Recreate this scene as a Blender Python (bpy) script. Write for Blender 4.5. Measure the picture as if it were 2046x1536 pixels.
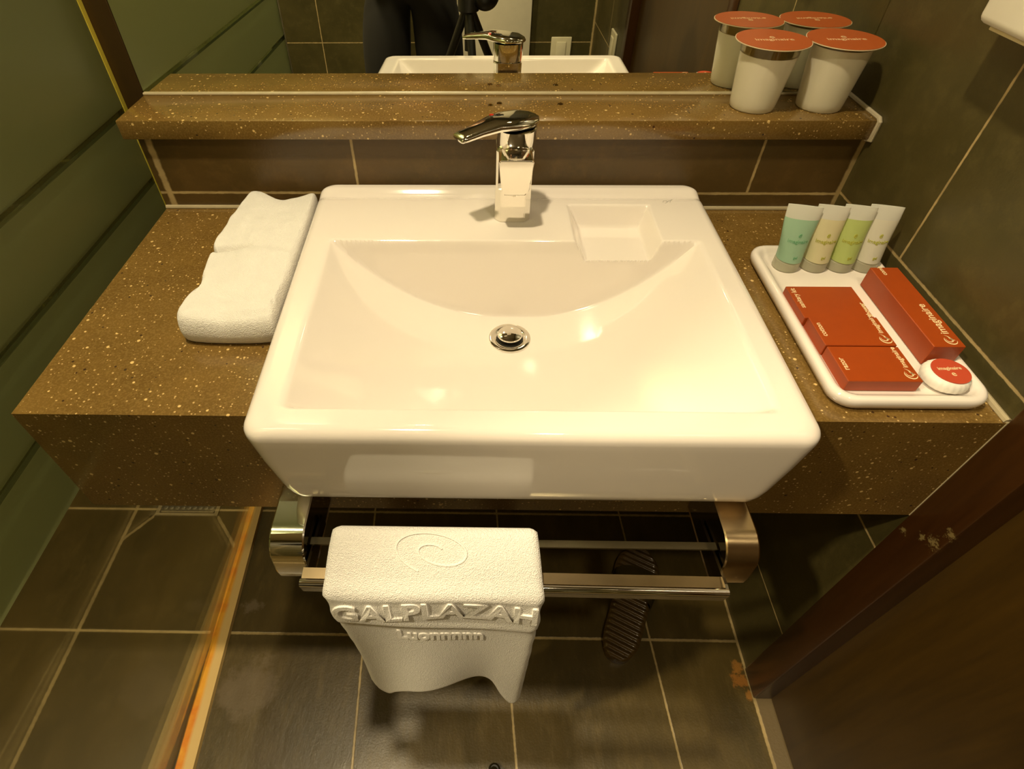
import bpy, bmesh, math, random
from mathutils import Vector, Matrix, noise
random.seed(7)
for o in list(bpy.data.objects): bpy.data.objects.remove(o)
PI = math.pi
H = 0.7764            # the counter top stands this high; geometry is written relative to the counter top and lifted by H at the end
S = bpy.context.scene
COL = S.collection

# ------------------------------------------------------------------ camera
cam = bpy.data.cameras.new('camera'); cam_o = bpy.data.objects.new('camera_view', cam); COL.objects.link(cam_o)
R0 = Vector((0.99978929, 0.01899019, -0.00779394)); D0 = Vector((0.00837009, -0.72382672, -0.68993103)); F0 = Vector((-0.01874338, 0.68972042, -0.72383315))
M = Matrix((R0, -D0, -F0)).transposed().to_4x4()
CP = Vector((0.49502, -0.37832, 0.45129))
M.translation = CP + Vector((0, 0, H)); cam_o.matrix_world = M
cam.sensor_width = 36.0; cam.lens = 1127.41 / 2046 * 36; cam.clip_start = 0.02; cam.clip_end = 20
cam.shift_x = 86.4 / 2046; cam.shift_y = -4.46 / 2046
S.camera = cam_o

# ------------------------------------------------------------------ world, exposure, lamps
w = bpy.data.worlds.new('world'); S.world = w; w.use_nodes = True
w.node_tree.nodes['Background'].inputs[0].default_value = (0.9, 0.7, 0.4, 1); w.node_tree.nodes['Background'].inputs[1].default_value = 0.01
S.view_settings.view_transform = 'Standard'; S.view_settings.look = 'None'; S.view_settings.gamma = 1; S.view_settings.use_curve_mapping = False
S.view_settings.exposure = 0.38
LAMPC = (1.0, 0.83, 0.53)
CEIL = 1.64
LAMPS = [  # x, y, watts, label
    (0.24, -0.06, 12.0, 'recessed ceiling downlight in front of the washbasin, toward the glass partition'),
    (0.78, -0.75, 3.6, 'recessed ceiling downlight in front of the washbasin, toward the wooden door'),
    (-0.50, -0.60, 21.0, 'added unseen ceiling downlight inside the shower, brightening the frosted glass from behind')]  # last lamp is added, out of view, to light the frosted glass

# ------------------------------------------------------------------ helpers
def link(o): COL.objects.link(o); return o
def tag(o, label=None, cat=None, group=None, kind=None):
    if label: o['label'] = label
    if cat: o['category'] = cat
    if group: o['group'] = group
    if kind: o['kind'] = kind
    return o
def thing(name, label, cat, loc=(0, 0, 0), group=None, rotz=0.0):
    o = link(bpy.data.objects.new(name, None)); o.location = loc; o.empty_display_size = 0.05
    o.rotation_euler = (0, 0, rotz)
    return tag(o, label, cat, group)
def obj(name, bm, mat, parent=None, smooth=True, local=False, angle=35, label=None):
    """bm holds points in room coordinates unless local; children are re-expressed in the parent's frame"""
    if parent is not None and not local:
        base = Matrix.Translation(parent.location) if parent.parent is None else Matrix.Translation(parent.parent.location)
        if not parent.parent: base = base @ Matrix.Rotation(parent.rotation_euler.z, 4, 'Z')
        else: base = base @ Matrix.Rotation(parent.parent.rotation_euler.z, 4, 'Z')
        bmesh.ops.transform(bm, matrix=base.inverted(), verts=bm.verts)
    bmesh.ops.recalc_face_normals(bm, faces=bm.faces)
    me = bpy.data.meshes.new(name); bm.to_mesh(me); bm.free()
    for m in (mat if isinstance(mat, (list, tuple)) else [mat]): me.materials.append(m)
    if smooth:
        for p in me.polygons: p.use_smooth = True
        me.set_sharp_from_angle(angle=math.radians(angle))
    o = link(bpy.data.objects.new(name, me)); o.parent = parent
    if label: o['label'] = label
    return o
def struct(name, bm, mat, smooth=False, parent=None, label=None):
    o = obj(name, bm, mat, parent, smooth=smooth)
    if parent is None:
        o['kind'] = 'structure'
        if label: o['label'] = label
    return o
def box(bm, x0, x1, y0, y1, z0, z1, bev=0, seg=2, mi=0):
    v = [bm.verts.new((x, y, z)) for x in (x0, x1) for y in (y0, y1) for z in (z0, z1)]
    fs = [bm.faces.new([v[i] for i in f]) for f in ((0, 1, 3, 2), (4, 6, 7, 5), (0, 4, 5, 1), (2, 3, 7, 6), (0, 2, 6, 4), (1, 5, 7, 3))]
    for f in fs: f.material_index = mi
    if bev > 0:
        es = list({e for f in fs for e in f.edges})
        bmesh.ops.bevel(bm, geom=es, offset=bev, segments=seg, profile=0.5, affect='EDGES')
    return bm
def B(*a, **k):
    bm = bmesh.new(); box(bm, *a, **k); return bm
def loft(bm, rings, cap0=True, cap1=True, closed=True, mi=0):
    vr = [[bm.verts.new(p) for p in r] for r in rings]
    n = len(vr[0])
    for a, b in zip(vr[:-1], vr[1:]):
        for i in range(n if closed else n - 1):
            j = (i + 1) % n
            f = bm.faces.new((a[i], a[j], b[j], b[i])); f.material_index = mi
    if cap0: bm.faces.new(vr[0][::-1]).material_index = mi
    if cap1: bm.faces.new(vr[-1]).material_index = mi
    return bm
def lathe(bm, prof, cx, cy, n=48, cap0=True, cap1=True, mi=0):
    rings = [[(cx + r * math.cos(2 * PI * i / n), cy + r * math.sin(2 * PI * i / n), z) for i in range(n)] for r, z in prof]
    return loft(bm, rings, cap0, cap1, mi=mi)
def tube(bm, pts, r, n=12, cap=True):
    pts = [Vector(p) for p in pts]; rs = r if isinstance(r, (list, tuple)) else [r] * len(pts)
    rings = []; up = None
    for i, p in enumerate(pts):
        d = (pts[min(i + 1, len(pts) - 1)] - pts[max(i - 1, 0)]).normalized()
        if up is None:
            up = Vector((0, 0, 1)) if abs(d.z) < 0.9 else Vector((0, 1, 0))
        a = d.cross(up).normalized(); b = a.cross(d).normalized(); up = b
        rings.append([p + rs[i] * (a * math.cos(2 * PI * k / n) + b * math.sin(2 * PI * k / n)) for k in range(n)])
    return loft(bm, rings, cap, cap)
def rrect(x0, x1, y0, y1, r, n=8):
    """rounded rectangle, counter-clockwise; always the same number of points for the same n"""
    pts = []
    for cx, cy, a0 in ((x1 - r, y1 - r, 0), (x0 + r, y1 - r, 90), (x0 + r, y0 + r, 180), (x1 - r, y0 + r, 270)):
        for k in range(n + 1):
            a = math.radians(a0 + 90 * k / n); pts.append((cx + r * math.cos(a), cy + r * math.sin(a)))
    return pts
def resample(pts, m):
    L = [0]; q = list(pts) + [pts[0]]
    for a, b in zip(q[:-1], q[1:]): L.append(L[-1] + math.hypot(b[0] - a[0], b[1] - a[1]))
    out = []; j = 0
    for i in range(m):
        t = L[-1] * i / m
        while L[j + 1] < t: j += 1
        f = (t - L[j]) / max(L[j + 1] - L[j], 1e-9)
        out.append((q[j][0] + f * (q[j + 1][0] - q[j][0]), q[j][1] + f * (q[j + 1][1] - q[j][1])))
    return out
def text_bm(body, size, depth=0.0002, align='LEFT', shear=0.0, bold=0.0):
    cu = bpy.data.curves.new('lettering', 'FONT'); cu.body = body; cu.size = size; cu.extrude = depth; cu.align_x = align; cu.align_y = 'CENTER'; cu.shear = shear; cu.offset = bold; cu.resolution_u = 4
    o = bpy.data.objects.new('lettering', cu); COL.objects.link(o)
    bpy.context.view_layer.update()
    me = bpy.data.meshes.new_from_object(o.evaluated_get(bpy.context.evaluated_depsgraph_get()))
    bm = bmesh.new(); bm.from_mesh(me)
    bpy.data.objects.remove(o); bpy.data.curves.remove(cu); bpy.data.meshes.remove(me)
    return bm
def catmull(tab, x):
    i = 0
    while i < len(tab) - 2 and x > tab[i + 1][0]: i += 1
    x0, y0 = tab[i]; x1, y1 = tab[i + 1]
    m0 = (y1 - tab[i - 1][1]) / (x1 - tab[i - 1][0]) if i > 0 else (y1 - y0) / (x1 - x0)
    m1 = (tab[i + 2][1] - y0) / (tab[i + 2][0] - x0) if i < len(tab) - 2 else (y1 - y0) / (x1 - x0)
    h = x1 - x0; t = min(1, max(0, (x - x0) / h))
    return (2*t**3 - 3*t*t + 1) * y0 + (t**3 - 2*t*t + t) * h * m0 + (-2*t**3 + 3*t*t) * y1 + (t**3 - t*t) * h * m1
def smooth01(t): t = min(1, max(0, t)); return t * t * (3 - 2 * t)
def lerp_table(tab, x):
    for (a, fa), (b, fb) in zip(tab[:-1], tab[1:]):
        if x <= b: return fa + (fb - fa) * smooth01((x - a) / (b - a)) if x > a else fa
    return tab[-1][1]

# ------------------------------------------------------------------ materials
class NT:
    def __init__(s, name):
        s.m = bpy.data.materials.new(name); s.m.use_nodes = True; s.t = s.m.node_tree; s.t.nodes.clear()
        s.out = s.t.nodes.new('ShaderNodeOutputMaterial')
    def n(s, typ, ins=None, **at):
        d = s.t.nodes.new(typ)
        for k, v in at.items(): setattr(d, k, v)
        for k, v in (ins or {}).items():
            if isinstance(v, bpy.types.NodeSocket): s.t.links.new(v, d.inputs[k])
            else: d.inputs[k].default_value = v
        return d
    def math(s, op, a, b=0.0, c=0.0):
        return s.n('ShaderNodeMath', {0: a, 1: b, 2: c}, operation=op).outputs[0]
    def mix(s, f, a, b):
        d = s.t.nodes.new('ShaderNodeMix'); d.data_type = 'RGBA'
        for k, v in ((0, f), (6, a), (7, b)):
            if isinstance(v, bpy.types.NodeSocket): s.t.links.new(v, d.inputs[k])
            else: d.inputs[k].default_value = v if not isinstance(v, tuple) or len(v) == 4 else (*v, 1)
        return d.outputs[2]
    def coord(s): return s.n('ShaderNodeTexCoord').outputs['Object']
    def noise(s, scale, detail=4, rough=0.5, vec=None):
        d = s.n('ShaderNodeTexNoise', {'Scale': scale, 'Detail': detail, 'Roughness': rough})
        s.t.links.new(vec or s.coord(), d.inputs['Vector']); return d.outputs['Fac']
    def ramp(s, f, p0, p1):
        return s.n('ShaderNodeMapRange', {0: f, 1: p0, 2: p1}, clamp=True).outputs[0]
    def bsdf(s, **k):
        d = s.t.nodes.new('ShaderNodeBsdfPrincipled')
        for a, v in k.items():
            a = a.replace('_', ' ')
            if isinstance(v, bpy.types.NodeSocket): s.t.links.new(v, d.inputs[a])
            else: d.inputs[a].default_value = (*v, 1) if isinstance(v, tuple) and len(v) == 3 else v
        s.t.links.new(d.outputs[0], s.out.inputs[0]); s.b = d; return d
    def bump(s, h, strength=0.3, dist=0.002):
        d = s.n('ShaderNodeBump', {'Strength': strength, 'Distance': dist, 'Height': h}); s.t.links.new(d.outputs[0], s.b.inputs['Normal'])
def plain(name, col, rough=0.5, metal=0.0, coat=0.0, var=0.06, bump=0.0, bscale=200, nscale=25, **k):
    t = NT(name); c = tuple(col)
    f = t.noise(nscale, 3)
    base = t.mix(f, tuple(x * (1 - var) for x in c), tuple(min(1, x * (1 + var)) for x in c))
    t.bsdf(Base_Color=base, Roughness=rough, Metallic=metal, Coat_Weight=coat, Coat_Roughness=0.05, **k)
    if bump: t.bump(t.noise(bscale, 4), bump, 0.002)
    return t.m
def stone_mat(name):
    t = NT(name); co = t.coord()
    base = t.mix(t.ramp(t.noise(9, 5, 0.6), 0.35, 0.65), (0.135, 0.075, 0.017), (0.190, 0.108, 0.024))
    base = t.mix(t.math('MULTIPLY', t.ramp(t.noise(420, 2), 0.45, 0.62), 0.5), base, (0.25, 0.155, 0.042))
    def flecks(scale, size, dens, col, base):
        v = t.n('ShaderNodeTexVoronoi', {'Scale': scale, 'Vector': co, 'Randomness': 1.0})
        sz = t.n('ShaderNodeSeparateColor', {0: v.outputs['Color']})
        rad = t.math('MULTIPLY', t.math('MAXIMUM', t.math('SUBTRACT', sz.outputs[0], 1 - dens), 0.0), size / dens)
        rad = t.math('ADD', rad, t.math('MULTIPLY', t.math('SUBTRACT', t.noise(900, 1), 0.5), 0.08))
        m = t.ramp(t.math('SUBTRACT', rad, v.outputs['Distance']), 0.0, 0.06)
        return t.mix(m, base, col)
    base = flecks(125, 0.30, 0.28, (0.72, 0.50, 0.19), base)
    base = flecks(260, 0.36, 0.42, (0.55, 0.37, 0.14), base)
    base = flecks(150, 0.3, 0.15, (0.05, 0.022, 0.008), base)
    t.bsdf(Base_Color=base, Roughness=0.20, Specular_IOR_Level=0.9)
    t.bump(t.noise(60, 4), 0.05, 0.001)
    return t.m
def tile_mat(name, lines, base=(0.060, 0.046, 0.026), base2=(0.034, 0.028, 0.018), grout=(0.50, 0.37, 0.17), rough=0.42, extra=None, tex=(4, 4, 4)):
    """lines: (axis normal, offset, half width, [(axis, lo, hi), ...])"""
    t = NT(name); co = t.coord(); sep = t.n('ShaderNodeSeparateXYZ', {0: co}); ax = {'x': sep.outputs[0], 'y': sep.outputs[1], 'z': sep.outputs[2]}
    mask = None
    for nrm, c, hw, bounds in lines:
        d = t.n('ShaderNodeVectorMath', {0: co, 1: nrm}, operation='DOT_PRODUCT').outputs['Value']
        d = t.math('ABSOLUTE', t.math('SUBTRACT', d, c))
        d = t.math('ADD', d, t.math('MULTIPLY', t.math('SUBTRACT', t.noise(120, 2), 0.5), hw * 0.9))
        m = t.math('SUBTRACT', 1.0, t.ramp(d, hw * 0.7, hw * 1.3))
        for a, lo, hi in bounds:
            m = t.math('MULTIPLY', m, t.math('MULTIPLY', t.math('GREATER_THAN', ax[a], lo), t.math('LESS_THAN', ax[a], hi)))
        mask = m if mask is None else t.math('MAXIMUM', mask, m)
    mp = t.n('ShaderNodeMapping', {'Vector': co, 'Scale': tex})
    n1 = t.noise(1.6, 6, 0.6, vec=mp.outputs[0]); n2 = t.noise(9, 6, 0.7, vec=mp.outputs[0])
    col = t.mix(t.ramp(n1, 0.3, 0.7), base2, base)
    col = t.mix(t.math('MULTIPLY', t.ramp(n2, 0.5, 0.8), 0.5), col, tuple(min(1, x * 1.6) for x in base))
    if extra: col = extra(t, co, ax, col)
    g = t.mix(t.ramp(t.noise(30, 3), 0.35, 0.65), grout, tuple(x * 0.72 for x in grout))
    if mask is not None: col = t.mix(mask, col, g)
    r = t.math('ADD', rough, t.math('MULTIPLY', t.math('SUBTRACT', n2, 0.5), 0.25))
    t.bsdf(Base_Color=col, Roughness=r, Specular_IOR_Level=0.5)
    hgt = t.math('ADD', t.math('MULTIPLY', t.noise(26, 6, 0.65, vec=mp.outputs[0]), 0.5), t.math('MULTIPLY', t.noise(260, 2), 0.25))
    if mask is not None: hgt = t.math('SUBTRACT', hgt, t.math('MULTIPLY', mask, 0.5))
    t.bump(hgt, 0.35, 0.002)
    return t.m
def wood_mat(name, c1, c2, rough=0.3, sc=(9, 9, 0.7), coat=0.2, scuff=None):
    t = NT(name); mp = t.n('ShaderNodeMapping', {'Vector': t.coord(), 'Scale': sc})
    n = t.noise(6, 8, 0.65, vec=mp.outputs[0])
    col = t.mix(t.ramp(n, 0.3, 0.7), c1, c2)
    for c, rr in (scuff or []):
        d = t.n('ShaderNodeVectorMath', {0: t.coord(), 1: c}, operation='DISTANCE').outputs['Value']
        d = t.math('ADD', d, t.math('MULTIPLY', t.math('SUBTRACT', t.noise(170, 4, 0.8), 0.5), rr * 5))
        col = t.mix(t.math('MULTIPLY', t.math('SUBTRACT', 1.0, t.ramp(d, rr * 0.2, rr * 0.8)), 0.55), col, (0.34, 0.26, 0.10))
    t.bsdf(Base_Color=col, Roughness=rough, Coat_Weight=coat, Coat_Roughness=0.2)
    t.bump(n, 0.1, 0.001); return t.m
def cloth_mat(name, col, scale=900, strength=0.6):
    t = NT(name); v = t.n('ShaderNodeTexVoronoi', {'Scale': scale, 'Vector': t.coord()})
    f = t.noise(40, 3)
    t.bsdf(Base_Color=t.mix(f, tuple(x * 0.95 for x in col), col), Roughness=0.95, Sheen_Weight=0.3, Specular_IOR_Level=0.2)
    t.bump(t.math('ADD', v.outputs['Distance'], t.noise(300, 3)), strength, 0.0015); return t.m
def frosted_mat(name):
    t = NT(name); co = t.coord(); z = t.n('ShaderNodeSeparateXYZ', {0: co}).outputs[2]
    band = None
    for zz in (0.1165 - FZ, 0.0065 - FZ, -0.1035 - FZ):
        d = t.math('ABSOLUTE', t.math('SUBTRACT', z, zz)); m = t.math('SUBTRACT', 1.0, t.ramp(d, 0.0048, 0.0060))
        band = m if band is None else t.math('MAXIMUM', band, m)
    n = t.noise(3, 3)
    col = t.mix(n, (0.105, 0.128, 0.055), (0.120, 0.142, 0.062))
    dif = t.n('ShaderNodeBsdfDiffuse', {'Color': col}); tl = t.n('ShaderNodeBsdfTranslucent', {'Color': (0.32, 0.37, 0.22, 1)})
    rf = t.n('ShaderNodeBsdfRefraction', {'Color': (0.84, 0.88, 0.68, 1), 'Roughness': 0.5, 'IOR': 1.25})
    m0 = t.n('ShaderNodeMixShader', {0: 0.5, 1: dif.outputs[0], 2: tl.outputs[0]})
    m1 = t.n('ShaderNodeMixShader', {0: 0.60, 1: m0.outputs[0], 2: rf.outputs[0]})
    gl = t.n('ShaderNodeBsdfGlossy', {'Color': (1, 1, 1, 1), 'Roughness': 0.28})
    lw = t.n('ShaderNodeFresnel', {'IOR': 1.45})
    m2 = t.n('ShaderNodeMixShader', {0: t.math('MULTIPLY', lw.outputs[0], 0.6), 1: m1.outputs[0], 2: gl.outputs[0]})
    clear = t.n('ShaderNodeMixShader', {0: t.math('MULTIPLY', lw.outputs[0], 0.5), 1: t.n('ShaderNodeBsdfTransparent', {'Color': (0.50, 0.56, 0.38, 1)}).outputs[0], 2: t.n('ShaderNodeBsdfGlossy', {'Color': (1, 1, 1, 1), 'Roughness': 0.02}).outputs[0]})
    fin = t.n('ShaderNodeMixShader', {0: band, 1: m2.outputs[0], 2: clear.outputs[0]})
    t.t.links.new(fin.outputs[0], t.out.inputs[0]); return t.m
def clear_mat(name, tint):
    t = NT(name); lw = t.n('ShaderNodeFresnel', {'IOR': 1.45})
    c = t.mix(t.noise(6, 2), tint, tuple(x * 0.97 for x in tint))
    m = t.n('ShaderNodeMixShader', {0: t.math('MULTIPLY', lw.outputs[0], 0.6), 1: t.n('ShaderNodeBsdfTransparent', {'Color': c}).outputs[0], 2: t.n('ShaderNodeBsdfGlossy', {'Color': (1, 1, 1, 1), 'Roughness': 0.04}).outputs[0]})
    t.t.links.new(m.outputs[0], t.out.inputs[0]); return t.m
def plastic_mat(name, col, alpha_mix, trans=0.5):
    """milky squeeze-tube plastic: diffuse + translucent + a gloss"""
    t = NT(name); c = t.mix(t.noise(30, 2), col, tuple(x * 0.95 for x in col))
    a = t.n('ShaderNodeMixShader', {0: trans, 1: t.n('ShaderNodeBsdfDiffuse', {'Color': c}).outputs[0], 2: t.n('ShaderNodeBsdfTranslucent', {'Color': c}).outputs[0]})
    b = t.n('ShaderNodeMixShader', {0: alpha_mix, 1: a.outputs[0], 2: t.n('ShaderNodeBsdfTransparent', {'Color': (0.95, 0.95, 0.9, 1)}).outputs[0]})
    g = t.n('ShaderNodeMixShader', {0: t.math('MULTIPLY', t.n('ShaderNodeFresnel', {'IOR': 1.4}).outputs[0], 0.8), 1: b.outputs[0], 2: t.n('ShaderNodeBsdfGlossy', {'Color': (1, 1, 1, 1), 'Roughness': 0.15}).outputs[0]})
    t.t.links.new(g.outputs[0], t.out.inputs[0]); return t.m

CHROME = plain('chrome', (0.86, 0.83, 0.76), 0.06, 1.0, var=0.03)
CHROME_WORN = plain('worn_chrome', (0.55, 0.42, 0.24), 0.22, 1.0, var=0.25, nscale=40)
CERAMIC = plain('white_ceramic', (0.85, 0.78, 0.72), 0.07, 0.0, coat=0.6, var=0.01)
STONE = stone_mat('speckled_stone')
SEAL = plain('silicone', (0.42, 0.35, 0.22), 0.35, var=0.15, nscale=60)
MIRROR = plain('mirror_silver', (0.90, 0.91, 0.82), 0.0, 1.0, var=0.0)
RED = plain('red_card', (0.33, 0.050, 0.003), 0.42, var=0.08, nscale=60)
GOLD = plain('pale_print', (0.80, 0.62, 0.36), 0.5)
PLASTIC_W = plain('white_plastic', (0.82, 0.78, 0.68), 0.3)
TERRY = cloth_mat('white_terry', (0.86, 0.83, 0.78))
BLACK = plain('black_plastic', (0.012, 0.011, 0.008), 0.35)
RUBBER = plain('brown_rubber', (0.085, 0.050, 0.014), 0.13, var=0.2)
BRONZE = plain('dark_bronze', (0.085, 0.050, 0.016), 0.35, 0.6)

# ------------------------------------------------------------------ the room
W, D, DM, LZ, LY = 1.0386, 0.4292, 0.5176, 0.1371, 0.4183
FZ = -H
XF = -1.00; YB = -1.745
FL_LINES = [((1, 0, 0), -0.3546, 0.0040, [('x', -2, -0.05)]),
            ((0, 1, 0), 0.0525, 0.0026, []), ((0, 1, 0), 0.3463, 0.0028, []), ((0, 1, 0), -0.2413, 0.0026, []), ((0, 1, 0), -0.535, 0.0026, []), ((0, 1, 0), -0.83, 0.0026, []), ((0, 1, 0), -1.12, 0.0026, []), ((0, 1, 0), -1.41, 0.0026, [])]
for k in (2, 3, 4): FL_LINES.append(((1, 0.0538, 0), -0.3411 + k * 0.3, 0.0020, [('x', 0, 1.03)]))
FL_LINES.append(((1, 0, 0), W - 0.002, 0.0030, []))
FL_LINES.append(((1, 0, 0), -0.6546, 0.0030, [('x', -2, -0.05)]))
# mitred tiles around the drain
def seg_line(p, q, hw):
    d = Vector((q[0] - p[0], q[1] - p[1])).normalized(); n = (-d.y, d.x, 0); c = n[0] * p[0] + n[1] * p[1]
    return (n, c, hw, [('x', min(p[0], q[0]), max(p[0], q[0])), ('y', min(p[1], q[1]) - .003, max(p[1], q[1]) + .003)])
FL_LINES.append(seg_line((-0.3546, 0.262), (-0.3020, 0.3285), 0.0035)); FL_LINES.append(seg_line((-0.1456, 0.3285), (-0.0800, 0.2500), 0.0035))
def floor_extra(t, co, ax, col):
    # limescale bloom beside the threshold and rust by the door frame
    def blob(c, r, colr, s, amt):
        d = t.n('ShaderNodeVectorMath', {0: co, 1: c}, operation='DISTANCE').outputs['Value']
        d = t.math('ADD', d, t.math('MULTIPLY', t.math('SUBTRACT', t.noise(s, 5, 0.7), 0.5), r * 2.4))
        return t.math('MULTIPLY', t.math('SUBTRACT', 1.0, t.ramp(d, r * 0.35, r * 0.7)), amt), colr
    for c, r, colr, s, amt in (((1.022, -0.022, FZ), 0.026, (0.34, 0.14, 0.025), 60, 0.9), ((1.022, 0.0, FZ), 0.02, (0.36, 0.16, 0.03), 60, 0.8), ((1.03, -0.05, FZ), 0.016, (0.36, 0.16, 0.03), 60, 0.8),
                               ((0.05, -0.06, FZ), 0.09, (0.17, 0.125, 0.075), 12, 0.6), ((0.0, 0.11, FZ), 0.03, (0.2, 0.15, 0.1), 25, 0.6), ((0.35, -0.35, FZ), 0.15, (0.12, 0.09, 0.045), 7, 0.5)):
        m, cc = blob(c, r, colr, s, amt); col = t.mix(m, col, cc)
    strip = t.math('GREATER_THAN', ax['x'], W)
    return t.mix(strip, col, (0.16, 0.115, 0.055))
FLOOR = tile_mat('floor_tile', FL_LINES, extra=floor_extra, base=(0.108, 0.072, 0.018), base2=(0.058, 0.041, 0.010), rough=0.36, tex=(5, 1.6, 4))
struct('floor', B(XF - 0.1, W + 0.16, YB - 0.1, DM + 0.1, FZ - 0.1, FZ), FLOOR)

WB = [((0, 0, 1), 0.0250, 0.0020, []), ((0, 0, 1), -0.267, 0.002, []), ((0, 0, 1), -0.560, 0.002, []), ((1, 0, 0), 0.3075, 0.0018, [('z', 0.025, 1)]), ((1, 0, 0), 0.8985, 0.0018, [('z', 0.025, 1)]),
      ((1, 0, 0), 0.0125, 0.0045, [('z', 0, 1)]), ((1, 0, 0), W - 0.003, 0.0040, [('z', 0, 1)]), ((0, 0, 1), 0.318, 0.002, [('x', -2, -0.02)]), ((0, 0, 1), 0.612, 0.002, [('x', -2, -0.02)]), ((0, 0, 1), 0.905, 0.002, [('x', -2, -0.02)]), ((1, 0, 0), -0.42, 0.002, [])]
WALLB = tile_mat('back_wall_tile', WB, rough=0.36, base=(0.110, 0.063, 0.017), base2=(0.070, 0.044, 0.011))
bm = B(XF, W + 0.1, DM + 0.020, DM + 0.1, FZ, CEIL); box(bm, -0.001, W, D, DM + 0.021, FZ, LZ - 0.0262)
struct('wall_back', bm, WALLB)
WR = [((0, 0, 1), z, 0.0018, []) for z in (0.0270, -0.2680, -0.5900, 0.615, 0.912, 1.21)] + [((0, 0, 1), 0.321, 0.0018, []), ((0, 1, 0), 0.2528, 0.0016, [('z', 0.027, 0.321)]), ((0, 1, 0), -1.35, 0.0016, []), ((0, 1, 0), 0.2528, 0.0016, [('z', 0.615, 0.912)])]
WR[3] = ((0, 0, 1), 0.615, 0.0018, [])
WALLR = tile_mat('right_wall_tile', WR, base=(0.085, 0.066, 0.020), base2=(0.050, 0.042, 0.012), rough=0.40)
bm = B(W, W + 0.16, 0.0, DM + 0.020, FZ, CEIL); box(bm, W, W + 0.16, YB, -1.055, FZ, CEIL); box(bm, W, W + 0.16, -1.055, 0.0, 1.33, CEIL)
struct('wall_right', bm, WALLR)
WF = [((0, 0, 1), z, 0.002, []) for z in (-0.354, -0.06, 0.24, 0.54, 0.84, 1.14)] + [((1, 0, 0), 0.30, 0.002, []), ((1, 0, 0), -0.30, 0.002, []), ((1, 0, 0), 0.90, 0.002, [('z', -2, -0.354)]), ((1, 0, 0), W - 0.004, 0.005, [])]
WALLF = tile_mat('front_wall_tile', WF, base=(0.072, 0.060, 0.018), base2=(0.044, 0.038, 0.010), extra=lambda t, co, ax, col: t.mix(t.math('LESS_THAN', ax['x'], -0.56), col, (0.62, 0.56, 0.34)))  # pale unseen left end, put in to bounce light through the frosted glass
struct('wall_front', B(XF, W + 0.16, YB - 0.1, YB, FZ, CEIL), WALLF)
WL = [((0, 0, 1), z, 0.002, []) for z in (-0.56, -0.267, 0.027, 0.32, 0.615, 0.91, 1.2)] + [((0, 1, 0), y, 0.002, []) for y in (0.25, -0.35, -0.95, -1.55)]
WALLL = tile_mat('left_wall_tile', WL, base=(0.60, 0.52, 0.28), base2=(0.50, 0.44, 0.22))
struct('wall_left', B(XF - 0.1, XF, YB, DM + 0.1, FZ, CEIL), WALLL)
struct('ceiling', B(XF - 0.1, W + 0.16, YB - 0.1, DM + 0.1, CEIL, CEIL + 0.08), plain('ceiling_paint', (0.30, 0.25, 0.15), 0.8))

# door frame and door in the right wall
WOOD = wood_mat('door_frame_wood', (0.034, 0.011, 0.002), (0.058, 0.020, 0.003), 0.34, scuff=[((W - 0.004, -0.0440, -0.168), 0.010), ((W - 0.004, -0.0100, -0.201), 0.006), ((W - 0.004, -0.049, -0.140), 0.008), ((W - 0.004, -0.030, -0.180), 0.006)])
WOOD2 = wood_mat('door_wood', (0.040, 0.020, 0.003), (0.066, 0.033, 0.004), 0.38)
bm = bmesh.new()
box(bm, W - 0.004, W + 0.16, -0.055, 0.0, FZ, 1.33, bev=0.003); box(bm, W - 0.004, W + 0.16, -1.055, -1.0, FZ, 1.33, bev=0.003); box(bm, W - 0.004, W + 0.16, -1.0, -0.055, 1.275, 1.33, bev=0.003)
struct('trim_1', bm, WOOD, smooth=True)
struct('door_1', B(W + 0.030, W + 0.070, -1.0, -0.055, FZ + 0.004, 1.275), WOOD2)
dh = bmesh.new(); tube(dh, [(W + 0.031, -0.90, 0.22), (W - 0.015, -0.90, 0.22), (W - 0.02, -0.895, 0.22), (W - 0.02, -0.79, 0.22)], 0.009, 12); lathe(dh, [(0.001, 0), (0.001, 0)], 0, 0) if False else None
obj('door_handle', dh, CHROME, bpy.data.objects['door_1'])
# white door in the front wall (seen in the mirror)
struct('door_2', B(0.375, 0.729, YB, YB + 0.03, FZ, 1.25, bev=0.004), plain('white_door_paint', (0.80, 0.74, 0.58), 0.45), smooth=True)

# ------------------------------------------------------------------ ceiling lamps
for x, y, pw, lb in LAMPS:
    t = thing('ceiling_downlight', lb, 'light', (x, y, CEIL))
    bm = bmesh.new(); lathe(bm, [(0.046, CEIL - 0.002), (0.060, CEIL), (0.060, CEIL - 0.004), (0.050, CEIL - 0.010), (0.044, CEIL - 0.008), (0.044, CEIL - 0.002)], x, y, 40, False, False)
    obj('ring', bm, PLASTIC_W, t)
    em = NT('lamp_glass'); em.t.links.new(em.n('ShaderNodeEmission', {'Color': (*LAMPC, 1), 'Strength': 40.0}).outputs[0], em.out.inputs[0])
    bm = bmesh.new(); lathe(bm, [(0.043, CEIL - 0.001), (0.043, CEIL - 0.004)], x, y, 40)
    obj('lens', bm, em.m, t)
    ld = bpy.data.lights.new('downlight', 'AREA'); ld.shape = 'DISK'; ld.size = 0.085; ld.energy = pw; ld.color = LAMPC; ld.spread = math.radians(150)
    lo = link(bpy.data.objects.new('downlight_bulb', ld)); lo.parent = t; lo.location = (0, 0, -0.014)

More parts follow.
